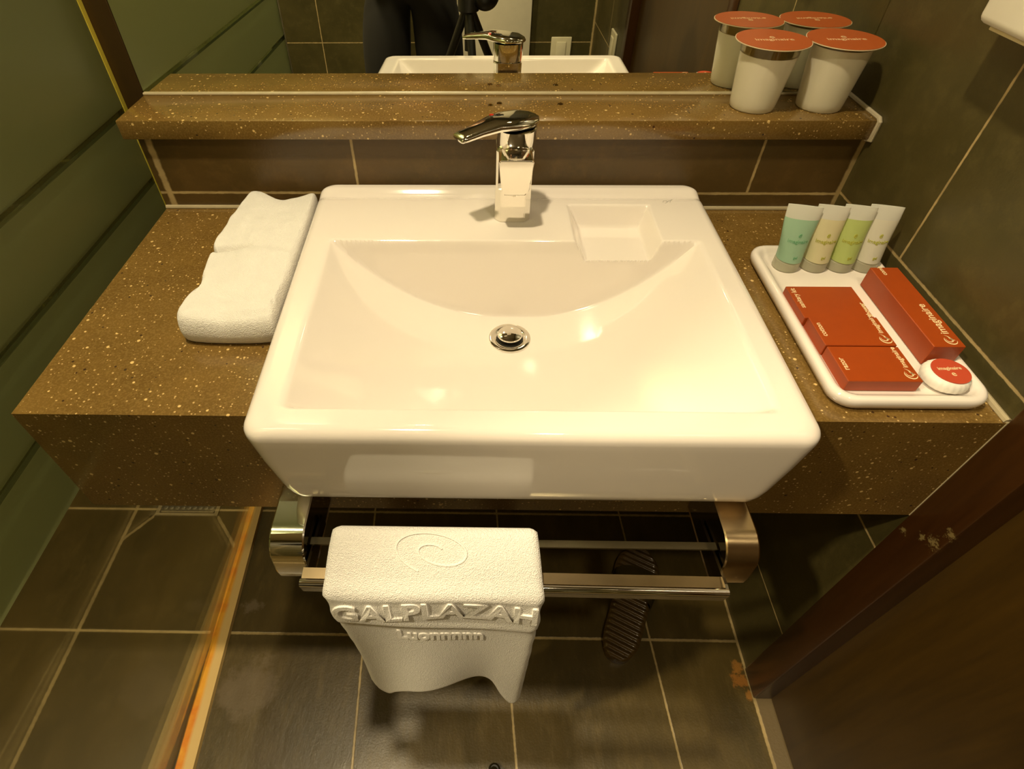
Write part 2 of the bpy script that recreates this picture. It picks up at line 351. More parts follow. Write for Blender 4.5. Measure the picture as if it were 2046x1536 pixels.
# ------------------------------------------------------------------ vanity counter
BX0, BX1, BYF, BYB = 0.268, 0.8185, -0.055, 0.4270
T = 0.180
t = thing('vanity_counter', 'long speckled brown stone washbasin counter between glass partition and right wall', 'counter', (W / 2, 0.2, -T))
bm = bmesh.new()
NX0, NX1 = 0.276, 0.806
box(bm, 0.0, NX0, 0, D - 0.001, -T, 0); box(bm, NX1, W - 0.001, 0, D - 0.001, -T, 0); box(bm, NX0, NX1, 0.0, D - 0.001, -T, -0.085)
obj('stone_slab', bm, STONE, t, smooth=False)
bm = bmesh.new(); tube(bm, [(0.0, D - 0.003, 0.002), (W - 0.002, D - 0.003, 0.002)], 0.0034, 8)
obj('silicone_seal', bm, SEAL, t)
bm = bmesh.new(); tube(bm, [(W - 0.003, 0.001, 0.001), (W - 0.003, D - 0.004, 0.001)], 0.0040, 8); tube(bm, [(W - 0.002, 0.001, 0.001), (W - 0.002, 0.001, -T)], 0.0022, 8)
obj('silicone_seal', bm, SEAL, t)

# ------------------------------------------------------------------ mirror ledge and mirror
t = thing('mirror_ledge', 'speckled brown stone ledge running under the mirror above the tiles', 'shelf', (W / 2, (LY + DM) / 2, LZ - 0.026))
obj('stone_slab', B(-0.016, W - 0.001, LY, DM - 0.0005, LZ - 0.0262, LZ, bev=0.0012), STONE, t)
bm = bmesh.new(); tube(bm, [(-0.016, DM - 0.002, LZ + 0.0012), (W, DM - 0.002, LZ + 0.0005)], 0.0022, 8)
obj('silicone_seal', bm, SEAL, t)
bm = bmesh.new(); tube(bm, [(W - 0.002, DM - 0.003, LZ + 0.001), (W - 0.003, LY + 0.002, LZ + 0.002), (W - 0.003, LY - 0.002, LZ - 0.001), (W - 0.003, LY - 0.002, LZ - 0.026), (W - 0.003, LY + 0.008, LZ - 0.028)], 0.0034, 8)
obj('silicone_seal', bm, plain('white_silicone', (0.52, 0.45, 0.32), 0.35), t)
# water drops on the ledge
WATER = clear_mat('water', (0.75, 0.68, 0.5))
for i, (x, y, r) in enumerate([(0.5078, 0.4743, 0.0035), (0.5208, 0.481, 0.004), (0.6087, 0.478, 0.0042)]):
    bm = bmesh.new(); lathe(bm, [(r, LZ), (r * 0.93, LZ + r * 0.25), (r * 0.6, LZ + r * 0.45), (r * 0.1, LZ + r * 0.55)], x, y, 20)
    o = obj('water_drop', bm, WATER); tag(o, ['leftmost water drop on the stone ledge left of the faucet handle', 'middle water drop on the stone ledge just above the faucet', 'rightmost water drop on the stone ledge right of the faucet'][i], 'water drop', 'water drops on the ledge')
t = thing('wall_mirror', 'large frameless wall mirror standing on the speckled stone ledge', 'mirror', (W / 2, DM, LZ + 0.001))
obj('mirror_glass', B(-0.016, W - 0.0005, DM, DM + 0.0035, LZ + 0.0005, 1.15), MIRROR, t, smooth=False); t.rotation_euler.x = -0.0125   # leans back a little at the top

# ------------------------------------------------------------------ washbasin
XC = (BX0 + BX1) / 2
OX0, OX1, OYF, OYB = 0.3030, 0.7835, -0.022, 0.2740      # bowl opening
ZT = 0.0400
DR = (0.5355, 0.1930); ZB = -0.0600
def smin(a, b, k):
    h = max(0.0, min(1.0, 0.5 + 0.5 * (b - a) / k)); return b + (a - b) * h - k * h * (1 - h)
def sink_h(x, y):
    z = ZT
    # raised lip along the wall
    z += 0.0055 * smooth01((y - 0.398) / 0.010)
    z -= 0.0030 * smooth01(1 - abs(y - 0.392) / 0.010)
    u = abs(x - XC) / ((OX1 - OX0) / 2)
    val = (ZT - ZB) * (1 - u ** 2.25) + 0.0035 * (1 - u)
    bk = (OYB - y) * 3.0; fr = (y - OYF) * 2.2
    raw = smin(smin(val, bk, 0.006), fr, 0.016)
    raw = smin(raw, ZT - ZB + 0.002, 0.002)
    dep = -smin(-raw, 0.0, 0.0045)
    # soap recess cut into the deck
    cx0, cx1, cyb = 0.6200, 0.7350, 0.3690
    dd = min((x - cx0) * 1.7, (cx1 - x) * 2.2, (cyb - y) * 1.7)
    dd = min(dd, (y - 0.2620) * 6)
    sd = -smin(-smin(dd, 0.028, 0.005), 0.0, 0.0035)
    d = -smin(-dep, -sd, 0.0030)
    # slight fall round the tap
    return z - d
NP = 640
def basin_ring(inset, iy=None, rc=0.020):
    iy = inset if iy is None else iy
    x0, x1, y0, y1 = BX0 + inset, BX1 - inset, BYF + iy, BYB - min(inset, 0.012)
    return resample(rrect(x0, x1, y0, y1, max(0.006, rc - min(inset, iy) * 0.3), 10), NP)
def skew(x, y):  # the back end is a touch wider on the left
    return x - 0.016 * max(0, (y - BYF) / 0.48) * max(0, (XC - x) / 0.275)
rings = []
for ins, iy, z in ((0.050, 0.030, -0.0765), (0.036, 0.010, -0.0765), (0.028, 0.0050, -0.0745), (0.0225, 0.0022, -0.0700), (0.0185, 0.0010, -0.0620), (0.0150, 0.0005, -0.0500), (0.0060, 0.0, -0.010), (0.0015, 0.0, 0.016), (0.0, 0.0, 0.0255)):
    rings.append([(skew(x, y), y, z) for x, y in basin_ring(ins, iy)])
R_E = 0.0125
for k in range(1, 7):
    a = PI / 2 * k / 6; ins = R_E * (1 - math.cos(a)); zz = 0.0275 + R_E * math.sin(a)
    rings.append([(skew(x, y), y, zz + (sink_h(x, y) - ZT) * smooth01(k / 6)) for x, y in basin_ring(ins)])
outer = basin_ring(R_E)
NS = 200
for k in range(1, NS):
    s = 1 - k / NS; s = s ** 0.92
    if s * 0.24 < 0.020 : pass
    ring = []
    for (x, y) in outer:
        px, py = DR[0] + (x - DR[0]) * s, DR[1] + (y - DR[1]) * s
        rr = math.hypot(px - DR[0], py - DR[1])
        ring.append((skew(px, py), py, sink_h(px, py)))
    rings.append(ring)
# close on the drain rim
def circ_ring(r, z):
    out = []
    for (x, y) in outer:
        a = math.atan2((y - DR[1]), (x - DR[0])); out.append((DR[0] + r * math.cos(a), DR[1] + r * math.sin(a), z))
    return out
t = thing('washbasin', 'large white rectangular ceramic washbasin overhanging the stone counter front', 'sink', (XC, 0.185, -0.0765))
bm = bmesh.new(); loft(bm, rings, True, True)
obj('basin_bowl', bm, CERAMIC, t, angle=50)
zc = sink_h(*DR)
bm = bmesh.new(); lathe(bm, [(0.0285, zc + 0.0004), (0.0280, zc + 0.0022), (0.0245, zc + 0.0032), (0.0205, zc + 0.0020), (0.0180, zc - 0.0002 + 0.0008)], DR[0], DR[1], 56, False, True)
dr = obj('drain_ring', bm, CHROME, t)
bm = bmesh.new(); lathe(bm, [(0.0178, zc + 0.0010), (0.0178, zc + 0.0016), (0.0010, zc + 0.0016)], DR[0], DR[1], 40)
obj('drain_gap', bm, BLACK, t)
bm = bmesh.new(); lathe(bm, [(0.009, zc + 0.0012), (0.009, zc + 0.0055), (0.0155, zc + 0.0060), (0.0168, zc + 0.0075), (0.0160, zc + 0.0092), (0.0125, zc + 0.0108), (0.0070, zc + 0.0118), (0.001, zc + 0.0121)], DR[0], DR[1], 48)
obj('drain_stopper', bm, CHROME, t)
# faint maker's mark on the deck
bm = text_bm('ryf', 0.012, 0.0001, shear=0.4); bmesh.ops.transform(bm, matrix=Matrix.Translation((0.7560, 0.3790, sink_h(0.76, 0.379) + 0.0001)), verts=bm.verts)
obj('maker_mark', bm, plain('grey_print', (0.45, 0.42, 0.38), 0.4), t, smooth=False)

# ------------------------------------------------------------------ faucet
FX, FY = 0.5383, 0.3440
t = thing('faucet', 'chrome single-lever basin faucet standing on the white washbasin deck', 'faucet', (FX, FY, ZT - 0.001))
def octa(cx, cy, hx, hy, c, z):
    return [(cx + x, cy + y, z) for x, y in ((-hx + c, -hy), (hx - c, -hy), (hx, -hy + c), (hx, hy - c), (hx - c, hy), (-hx + c, hy), (-hx, hy - c), (-hx, -hy + c))]
bm = bmesh.new()
loft(bm, [octa(FX, FY, 0.0245, 0.0240, 0.008, ZT - 0.001), octa(FX, FY, 0.0242, 0.0238, 0.008, ZT + 0.003), octa(FX, FY, 0.0236, 0.0235, 0.0075, ZT + 0.050), octa(FX, FY, 0.0240, 0.0238, 0.0060, 0.1370)])
bmesh.ops.bevel(bm, geom=list(bm.edges), offset=0.0010, segments=2, affect='EDGES')
obj('faucet_body', bm, CHROME, t, angle=30)
# spout: a tapered block pointing to the front, end face leaning under
bm = bmesh.new()
def sect(y, hx, zt, zb, c=0.004):
    return [(FX - hx + c, y, zt), (FX + hx - c, y, zt), (FX + hx, y, zt - c), (FX + hx, y, zb + c), (FX + hx - c, y, zb), (FX - hx + c, y, zb), (FX - hx, y, zb + c), (FX - hx, y, zt - c)]
loft(bm, [sect(0.3300, 0.0215, 0.1400, 0.0900), sect(0.3150, 0.0212, 0.1405, 0.0880),
          [(FX - .0195, .2895, .1400), (FX + .0195, .2895, .1400), (FX + .0215, .2898, .1375), (FX + .0168, .2925, .0980), (FX + .0130, .2945, .0925), (FX - .0130, .2945, .0925), (FX - .0168, .2925, .0980), (FX - .0215, .2898, .1375)]])
bmesh.ops.bevel(bm, geom=[e for e in bm.edges if abs(e.verts[0].co.y - e.verts[1].co.y) < 0.014 and e.verts[0].co.y < 0.30], offset=0.0011, segments=2, affect='EDGES')
obj('spout', bm, CHROME, t, angle=32)
bm = bmesh.new(); lathe(bm, [(0.010, 0.0960), (0.0105, 0.0885), (0.008, 0.0885), (0.008, 0.092)], FX, 0.309, 24, False, True)
obj('aerator', bm, CHROME, t)
# cap under the lever: a drum with a front that leans back
bm = bmesh.new(); rg = []
for z, rx, ry, cy in ((0.1365, 0.0232, 0.0232, 0.3440), (0.1375, 0.0244, 0.0246, 0.3440), (0.1500, 0.0250, 0.0280, 0.3415), (0.1640, 0.0252, 0.0305, 0.3390)):
    rg.append([(FX + 0.001 + rx * math.copysign(abs(math.cos(a)) ** 0.75, math.cos(a)), cy + ry * math.copysign(abs(math.sin(a)) ** 0.85, math.sin(a)), z) for a in [2 * PI * i / 40 for i in range(40)]])
loft(bm, rg); obj('cartridge_cap', bm, CHROME, t, angle=40)
# lever swung to the left
bm = bmesh.new()
c0 = Vector((0.5640, 0.3560, 0.1665)); c1 = Vector((0.4660, 0.3020, 0.1600)); d = (c1 - c0); dn = d.normalized(); sd = Vector((0, 0, 1)).cross(dn).normalized()
rg = []
for s, hw, th, up in ((0.0, 0.008, 0.003, 0.0005), (0.05, 0.016, 0.0050, 0.0010), (0.18, 0.0250, 0.0070, 0.0025), (0.38, 0.0250, 0.0075, 0.0045), (0.55, 0.0195, 0.0075, 0.0060), (0.75, 0.0150, 0.0060, 0.0040), (0.92, 0.0140, 0.0050, 0.0022), (0.985, 0.0130, 0.0042, 0.0015), (1.0, 0.0110, 0.0025, 0.0012)):
    c = c0 + d * s + Vector((0, 0, up)); n = 20; r = []
    for i in range(n):
        a = 2 * PI * i / n; ca, sa = math.cos(a), math.sin(a)
        r.append(c + sd * (hw * math.copysign(abs(ca) ** 0.6, ca)) + Vector((0, 0, 1)) * (th * (math.copysign(abs(sa) ** (0.8 if sa > 0 else 0.5), sa)) * (0.9 if sa > 0 else 0.6)))
    rg.append(r)
loft(bm, rg); lev = obj('lever', bm, CHROME, t, angle=45)
bm = bmesh.new(); lathe(bm, [(0.0028, 0), (0.0028, 0.0010), (0.001, 0.0014)], 0, 0, 16)
bmesh.ops.transform(bm, matrix=Matrix.Translation(c0 + d * 0.50 + sd * -0.016 + Vector((0, 0, 0.0105))) @ Matrix.Rotation(-0.5, 4, 'X'), verts=bm.verts)
obj('temperature_dot', bm, plain('red_dot', (0.6, 0.03, 0.01), 0.3), t, label='small red temperature dot')

# ------------------------------------------------------------------ glass shower partition
t = thing('shower_partition', 'green frosted glass shower partition with clear stripes left of the counter', 'glass partition', (-0.056, 0.1, FZ))
GX0, GX1 = -0.0600, -0.0520
obj('frosted_panel', B(GX0, GX1, -0.350, 0.5165, -0.206, 1.25), frosted_mat('frosted_green_glass'), t, smooth=False)
obj('clear_panel', B(GX0 + 0.001, GX1 - 0.001, -0.350, 0.5165, FZ + 0.010, -0.2065), clear_mat('clear_green_glass', (0.97, 0.98, 0.92)), t, smooth=False, label='clear lower strip of the glass')
bm = bmesh.new(); box(bm, GX1 - 0.002, -0.0170, DM - 0.0005, DM + 0.019, FZ + 0.011, 1.25, bev=0.001)
obj('wall_channel', bm, BRONZE, t, label='dark bronze wall channel')
bm = bmesh.new(); box(bm, GX1 + 0.0002, GX1 + 0.0016, 0.5080, 0.5168, FZ + 0.011, 1.25)
obj('glass_edge', bm, plain('bright_glass_edge', (0.60, 0.50, 0.06), 0.25), t, label='yellowish polished glass edge')
bm = bmesh.new(); box(bm, GX0 - 0.002, GX1 + 0.002, -0.356, -0.3505, -0.206, 1.25, bev=0.001)
obj('edge_profile', bm, plain('pale_profile', (0.45, 0.40, 0.27), 0.3, 0.5), t)
tt = NT('rusty_threshold'); co = tt.coord(); sx = tt.n('ShaderNodeSeparateXYZ', {0: co}); xx = tt.math('ADD', tt.math('ADD', sx.outputs[0], -0.0522), tt.math('MULTIPLY', sx.outputs[1], 0.038))
xx = tt.math('ADD', xx, tt.math('MULTIPLY', tt.math('SUBTRACT', tt.noise(16, 4), 0.5), 0.006))
rust = tt.mix(tt.ramp(tt.noise(25, 4), 0.35, 0.6), (0.75, 0.22, 0.012), (0.85, 0.40, 0.035))
colr = tt.mix(tt.ramp(xx, -0.0475, -0.0405), rust, (0.72, 0.50, 0.20))
colr = tt.mix(tt.ramp(xx, -0.016, -0.010), colr, (0.75, 0.56, 0.26))
colr = tt.mix(tt.math('SUBTRACT', 1.0, tt.ramp(xx, -0.0590, -0.0565)), colr, (0.05, 0.035, 0.012))
tt.bsdf(Base_Color=colr, Roughness=0.35)
bm = bmesh.new(); q = [(-0.0590, -0.45), (-0.0050, -0.45), (-0.0420, D - 0.001), (-0.0750, D - 0.001)]
loft(bm, [[(x, y, FZ + 0.0005) for x, y in q], [(x + (0.002 if i in (0, 3) else -0.002), y, FZ + 0.009) for i, (x, y) in enumerate(q)]])
obj('threshold_strip', bm, tt.m, t, smooth=False, label='cream threshold strip stained orange by rust')

# ------------------------------------------------------------------ floor drain
t = thing('floor_drain', 'square metal floor drain set in the shower tiles left of the threshold', 'drain', (-0.2235, 0.405, FZ))
bm = bmesh.new(); x0, x1, y0, y1 = -0.3010, -0.1460, 0.3285, 0.4285
for a in ((x0, x1, y0, y0 + 0.006), (x0, x1, y1 - 0.006, y1), (x0, x0 + 0.009, y0 + 0.006, y1 - 0.006), (x1 - 0.009, x1, y0 + 0.006, y1 - 0.006), (x0 + 0.012, x1 - 0.012, y0 + 0.0090, y0 + 0.0115)):
    box(bm, a[0], a[1], a[2], a[3], FZ + 0.0002, FZ + 0.004)
obj('frame', bm, plain('brass_frame', (0.50, 0.40, 0.22), 0.4, 0.3), t, smooth=False)
bm = B(x0 + 0.009, x1 - 0.009, y0 + 0.0118, y1 - 0.006, FZ + 0.0002, FZ + 0.002)
gr = obj('grate', bm, plain('grate_metal', (0.22, 0.19, 0.12), 0.35, 0.7), t, smooth=False)
bm = bmesh.new()
for i in range(9):
    for j in range(4): lathe(bm, [(0.0052, FZ + 0.002), (0.0048, FZ + 0.0034), (0.0025, FZ + 0.0040)], x0 + 0.020 + i * 0.0144, y0 + 0.021 + j * 0.0165, 12)
obj('studs', bm, plain('stud_metal', (0.5, 0.45, 0.33), 0.3, 0.8), t)

# ------------------------------------------------------------------ towel rack under the basin
t = thing('towel_rack', 'chrome towel rack fixed to the counter front below the basin', 'towel rack', (0.53, -0.06, -0.19))
def bracket(x0, x1, mat, inner):
    # profile in y,z of the band: out from the counter face, over and down
    pr = []
    Z0, Y1, RR = -0.0890, -0.1040, 0.030
    pr.append((-0.001, Z0))
    for k in range(0, 9):
        a = PI / 2 * k / 8; pr.append((Y1 + RR - RR * math.sin(a), Z0 - RR + RR * math.cos(a)))
    pr.append((Y1 - 0.001, -0.140))
    for k in range(0, 6):
        a = PI / 2 * k / 6; pr.append((Y1 + 0.014 - 0.014 * math.cos(a), -0.150 - 0.014 * math.sin(a)))
    pr.append((Y1 + 0.03, -0.1645)); pr.append((-0.001, -0.1645))
    th = 0.0022
    out = []; inn = []
    for i, (y, z) in enumerate(pr):
        a = pr[max(i - 1, 0)]; b = pr[min(i + 1, len(pr) - 1)]; dy, dz = b[0] - a[0], b[1] - a[1]; L = math.hypot(dy, dz)
        out.append((y, z)); inn.append((y - dz / L * th * -1, z + dy / L * th * -1) if False else (y + (-dz / L) * -th * -1, z + (dy / L) * th))
    bm = bmesh.new()
    rings = []
    for (yo, zo), (yi, zi) in zip(out, inn):
        e = 0.0016
        rings.append([(x0 + e, yo, zo), (x1 - e, yo, zo), (x1, (yo + yi) / 2, (zo + zi) / 2), (x1 - e, yi, zi), (x0 + e, yi, zi), (x0, (yo + yi) / 2, (zo + zi) / 2)])
    loft(bm, rings)
    b = obj('bracket', bm, mat, t, angle=24)
    # inner cheek plate closing the band
    bm = bmesh.new(); xi = x1 if inner > 0 else x0; xa, xb = (xi - 0.0035, xi - 0.001) if inner > 0 else (xi + 0.001, xi + 0.0035)
    shrink = [(y + 0.0026 if y < -0.01 else y, z) for y, z in pr]
    cz = -0.127; shp = [(y, z - 0.0028 if z > cz else z + 0.0028) for y, z in shrink]
    loft(bm, [[(xa, y, z) for y, z in shp], [(xb, y, z) for y, z in shp]])
    obj('cheek_plate', bm, plain('cheek_chrome', (0.30, 0.27, 0.2), 0.12, 1.0), t, smooth=False)
bracket(0.2735, 0.3105, CHROME, 1)
bracket(0.7540, 0.7890, CHROME_WORN, -1)
XA, XB = 0.3110, 0.7535
bm = bmesh.new(); tube(bm, [(XA + 0.0, -0.1285, -0.1140), (XB - 0.0, -0.1285, -0.1220)], 0.0044, 16); obj('front_rail', bm, CHROME, t)
bm = bmesh.new(); zr = lambda x: -0.1135 - 0.0080 * (x - XA) / (XB - XA)
loft(bm, [[(XA, -0.1250, zr(XA) - 0.001), (XA, -0.1120, zr(XA) + 0.000), (XA, -0.1120, zr(XA) - 0.003), (XA, -0.1250, zr(XA) - 0.004)], [(XB, -0.1250, zr(XB) - 0.001), (XB, -0.1120, zr(XB)), (XB, -0.1120, zr(XB) - 0.003), (XB, -0.1250, zr(XB) - 0.004)]])
obj('front_plate', bm, CHROME_WORN, t, smooth=False)
bm = bmesh.new(); loft(bm, [[(XA, -0.1320, zr(XA) - 0.005), (XA, -0.1300, zr(XA) - 0.005), (XA, -0.1280, zr(XA) - 0.018), (XA, -0.1300, zr(XA) - 0.018)], [(XB, -0.1320, zr(XB) - 0.005), (XB, -0.1300, zr(XB) - 0.005), (XB, -0.1280, zr(XB) - 0.018), (XB, -0.1300, zr(XB) - 0.018)]])
obj('front_lip', bm, plain('lip_metal', (0.32, 0.27, 0.18), 0.25, 0.9), t, smooth=False)
for sx, x0, x1 in ((1, XA, XA + 0.03), (-1, XB - 0.03, XB)):
    bm = bmesh.new(); xo = x0 if sx > 0 else x1
    pts = [(xo, -0.040, -0.130), (xo, -0.122, -0.117), (xo, -0.132, -0.119), (xo, -0.128, -0.134), (xo, -0.040, -0.150)]
    p2 = [(x + sx * 0.003, y, z) for x, y, z in pts]; loft(bm, [pts, p2])
    obj('side_arm', bm, plain('arm_metal', (0.25, 0.22, 0.15), 0.15, 1.0), t, smooth=False)
bm = bmesh.new(); box(bm, XA, XB, -0.0840, -0.0755, -0.1185, -0.1160); obj('rear_rail', bm, plain('dark_rail', (0.14, 0.12, 0.07), 0.2, 0.9), t, smooth=False)
bm = bmesh.new(); box(bm, 0.36, 0.540, -0.0960, -0.0860, -0.0920, -0.0890); box(bm, 0.36, 0.365, -0.0960, -0.0755, -0.1160, -0.0920); box(bm, 0.535, 0.540, -0.0960, -0.0755, -0.1160, -0.0920)
obj('raised_rail', bm, plain('dark_rail', (0.14, 0.12, 0.07), 0.2, 0.9), t, smooth=False)

# ------------------------------------------------------------------ hanging towel
TX0, TX1 = 0.3380, 0.5620
HEM = [(0, -.440), (.04, -.480), (.10, -.492), (.155, -.470), (.29, -.418), (.465, -.378), (.67, -.366), (.79, -.392), (.88, -.465), (.95, -.495), (1, -.462)]
def towel_pt(u, s):
    """u across, s along: -0.25..0 down behind, 0..1 the sloping top, 1..2 the front fall"""
    xw = TX0 + (TX1 - TX0) * u
    top_in = 0.004
    yb, zb = -0.0835, -0.0790; yf, zf = -0.1310, -0.1085 - 0.004 * u
    if s <= 0:
        x = xw + (0.5 - u) * 0.012; return Vector((x, yb + 0.005 * (-s) * 4, zb + s * 0.5))
    if s <= 1:
        x = xw + (0.5 - u) * 0.012 * (1 - s)
        bulge = 0.004 * math.sin(PI * s)
        y = yb + (yf - yb) * s; z = zb + (zf - zb) * s + bulge
        return Vector((x, y, z))
    f = s - 1
    ze = catmull(HEM, u)
    z = zf + (ze - zf) * f
    drop = (zf - z)
    k = smooth01(drop / 0.25)
    y = yf - 0.006 - 0.002 * k + 0.007 * k * math.sin(u * 9.0 + 1.2) + 0.007 * k * math.sin(u * 5.0 + f * 2.0) - 0.006 * math.sin(PI * min(1, drop / 0.09)) * (0.6 + 0.4 * math.sin(7 * u))
    # gather towards the lower corners
    x = xw + 0.006 * k * math.sin(PI * u) * 0.5 - 0.004 * k * (u - 0.5) * 2
    edge = 0.006 * math.sin(drop * 60) * (1 if u in (0, 1) else 0)
    # woven ribs
    rib = math.exp(-((drop - 0.004 - 0.003 * math.sin(3 * u)) / 0.0035) ** 2) * 0.0035 + math.exp(-((drop - 0.068 + 0.006 * math.sin(5.5 * u + 0.6)) / 0.0035) ** 2) * 0.0040
    x += 0.0022 * math.sin(drop * 130 + 1) * (2 * u - 1) * math.exp(-drop / 0.08) 
    return Vector((x, y - rib, z))
def towel_n(u, s):
    e = 1e-3; a = towel_pt(u + e, s) - towel_pt(u - e, s); b = towel_pt(u, s + e) - towel_pt(u, s - e)
    n = a.cross(b).normalized(); return n if (n.y < 0 or n.z > 0) else -n
ss = [-0.30 + 0.3 * i / 10 for i in range(11)] + [i / 14 for i in range(1, 15)] + [1 + i / 90 for i in range(1, 91)]
us = [i / 60 for i in range(61)]
bm = bmesh.new(); gv = []
for s in ss:
    row = []
    for u in us:
        row.append(towel_pt(u, s))
    gv.append(row)
# soften the bends by averaging along s
for _ in range(2):
    gv = [gv[0]] + [[(gv[i - 1][j] + gv[i][j] * 2 + gv[i + 1][j]) / 4 for j in range(len(us))] for i in range(1, len(gv) - 1)] + [gv[-1]]
th = 0.0055
front = [[None] * len(us) for _ in ss]; back = [[None] * len(us) for _ in ss]
for i in range(len(ss)):
    for j in range(len(us)):
        a = gv[i][min(j + 1, len(us) - 1)] - gv[i][max(j - 1, 0)]; b = gv[min(i + 1, len(ss) - 1)][j] - gv[max(i - 1, 0)][j]
        n = a.cross(b).normalized()
        if ss[i] > 0.5 and n.y > 0: n = -n
        if ss[i] <= 0.5 and ss[i] > 0 and n.z < 0: n = -n
        if ss[i] <= 0 and n.y < 0: n = -n
        ed = min(1, min(j, len(us) - 1 - j, i, len(ss) - 1 - i) / 2.0)
        hh = th * (0.35 + 0.65 * math.sin(PI / 2 * ed))
        front[i][j] = bm.verts.new(gv[i][j] + n * hh); back[i][j] = bm.verts.new(gv[i][j])
NI, NJ = len(ss), len(us)
for i in range(NI - 1):
    for j in range(NJ - 1):
        bm.faces.new((front[i][j], front[i][j + 1], front[i + 1][j + 1], front[i + 1][j])); bm.faces.new((back[i][j], back[i + 1][j], back[i + 1][j + 1], back[i][j + 1]))
    bm.faces.new((front[i][0], front[i + 1][0], back[i + 1][0], back[i][0])); bm.faces.new((front[i][-1], back[i][-1], back[i + 1][-1], front[i + 1][-1]))
for j in range(NJ - 1):
    bm.faces.new((front[0][j], back[0][j], back[0][j + 1], front[0][j + 1])); bm.faces.new((front[-1][j], front[-1][j + 1], back[-1][j + 1], back[-1][j]))
tw = thing('hanging_towel', 'white hotel hand towel with raised lettering draped over the chrome rack', 'towel', (0.45, -0.137, -0.52))
obj('towel_cloth', bm, TERRY, tw, angle=80)
RELIEF = cloth_mat('towel_relief', (0.90, 0.87, 0.82), 700, 0.3)
def front_y(x, z):
    """towel front surface near (x, z) on the fall"""
    u = (x - TX0) / (TX1 - TX0); u = min(0.99, max(0.01, u)); zf = -0.1085 - 0.004 * u; ze = catmull(HEM, u); f = (z - zf) / (ze - zf)
    return towel_pt(u, 1 + max(0.001, f)).y - th
def emboss(body, size, x0, x1, zc_, wave, name, h=0.0022, sx=1.0):
    bm = text_bm(body, size, 0.5, bold=0.0012)
    xs = [v.co.x for v in bm.verts]; a, b = min(xs), max(xs)
    for v in bm.verts:
        fx = (v.co.x - a) / (b - a); X = x0 + (x1 - x0) * fx; Z = zc_ + v.co.y + wave(fx); out = v.co.z > 0
        v.co = Vector((X, front_y(X, Z) - (h if out else -0.002), Z))
    obj(name, bm, RELIEF, tw, smooth=False)
emboss('GALPLAZAH', 0.046, TX0 + 0.004, TX1 - 0.004, -0.1440, lambda f: -0.004 * math.cos(f * 6), 'raised_lettering')
emboss('Luonnnnn', 0.031, TX0 + 0.066, TX1 - 0.060, -0.2130, lambda f: 0.004 * math.sin(f * 3), 'raised_lettering', 0.0016)
# swirl on the sloping top
def top_pt(x, q):
    u = (x - TX0) / (TX1 - TX0); p = towel_pt(u, q); return p + Vector((0, -0.3, 1)).normalized() * (th + 0.0004)
pts = []
for i in range(90):
    a = 0.6 + i / 89 * 3.1 * PI; r = 0.0035 + 0.0165 * (i / 89) ** 0.9
    q = 0.46 - (r * math.sin(a) * 1.30) / 0.062; X = 0.4530 + r * 2.35 * math.cos(a + 0.25)
    if 0.03 < q < 0.93: pts.append(top_pt(X, q))
bm = bmesh.new(); tube(bm, pts, 0.0011, 6); obj('woven_swirl', bm, RELIEF, tw)

# ------------------------------------------------------------------ folded towel on the counter
def folded_h(x, y):
    return 0
bm = bmesh.new(); rings = []
outl = [(0.1520, 0.1060), (0.2560, 0.1060), (0.2590, 0.1200), (0.2550, 0.2300), (0.2510, 0.3400), (0.2475, 0.4150), (0.2400, 0.4180), (0.2150, 0.4060), (0.1950, 0.3960), (0.1760, 0.4080), (0.1560, 0.4200), (0.1440, 0.4120), (0.1370, 0.3700), (0.1330, 0.3100), (0.1330, 0.2680), (0.1430, 0.2600), (0.1370, 0.2500), (0.1440, 0.2050), (0.1520, 0.1750), (0.1480, 0.1600), (0.1420, 0.1450), (0.1420, 0.1180)]
for _ in range(2):
    outl = [p for a, b in zip(outl, outl[1:] + outl[:1]) for p in ((a[0] * .75 + b[0] * .25, a[1] * .75 + b[1] * .25), (a[0] * .25 + b[0] * .75, a[1] * .25 + b[1] * .75))]
outl = resample(outl, 260); ccx, ccy = 0.1990, 0.2550
def bulge(x, y, s):
    h = 0.0360
    h += 0.0030 * noise.noise(Vector((x * 22, y * 22, 1.3))) + 0.0016 * noise.noise(Vector((x * 60, y * 60, 5.3)))
    # the slit between the two folds, deepest on the left
    k = smooth01((0.205 - x) / 0.03)
    h -= 0.013 * k * math.exp(-((y - 0.2600 - 0.02 * (x - 0.14)) / 0.0050) ** 2)
    h += 0.0050 * smooth01((0.262 - y) / 0.02) * 0.6
    h += 0.0025 * math.exp(-((y - 0.13 - (x - .2) * 0.2) / 0.012) ** 2)
    h -= 0.0020 * math.exp(-((y - 0.150 + (x - .2) * 0.35) / 0.006) ** 2)
    h += 0.0020 * math.sin((x + y * 0.3) * 50)
    return h
for s, hz in ((0.965, 0.0), (0.985, 0.10), (1.0, 0.28), (1.003, 0.45), (0.997, 0.62), (0.985, 0.78), (0.965, 0.90), (0.94, 0.965), (0.91, 0.99)):
    rings.append([(ccx + (x - ccx) * s, ccy + (y - ccy) * (0.985 + 0.015 * s / 1.0 if False else s), 0.0008 + bulge(x, y, s) * hz) for x, y in outl])
for k in range(1, 45):
    s = 0.91 * (1 - k / 45)
    rings.append([(ccx + (x - ccx) * s, ccy + (y - ccy) * s, 0.0008 + bulge(ccx + (x - ccx) * s, ccy + (y - ccy) * s, s)) for x, y in outl])
loft(bm, rings)
o = obj('folded_towel', bm, TERRY, angle=80); tag(o, 'folded white face towel lying on the stone counter left of the basin', 'towel')

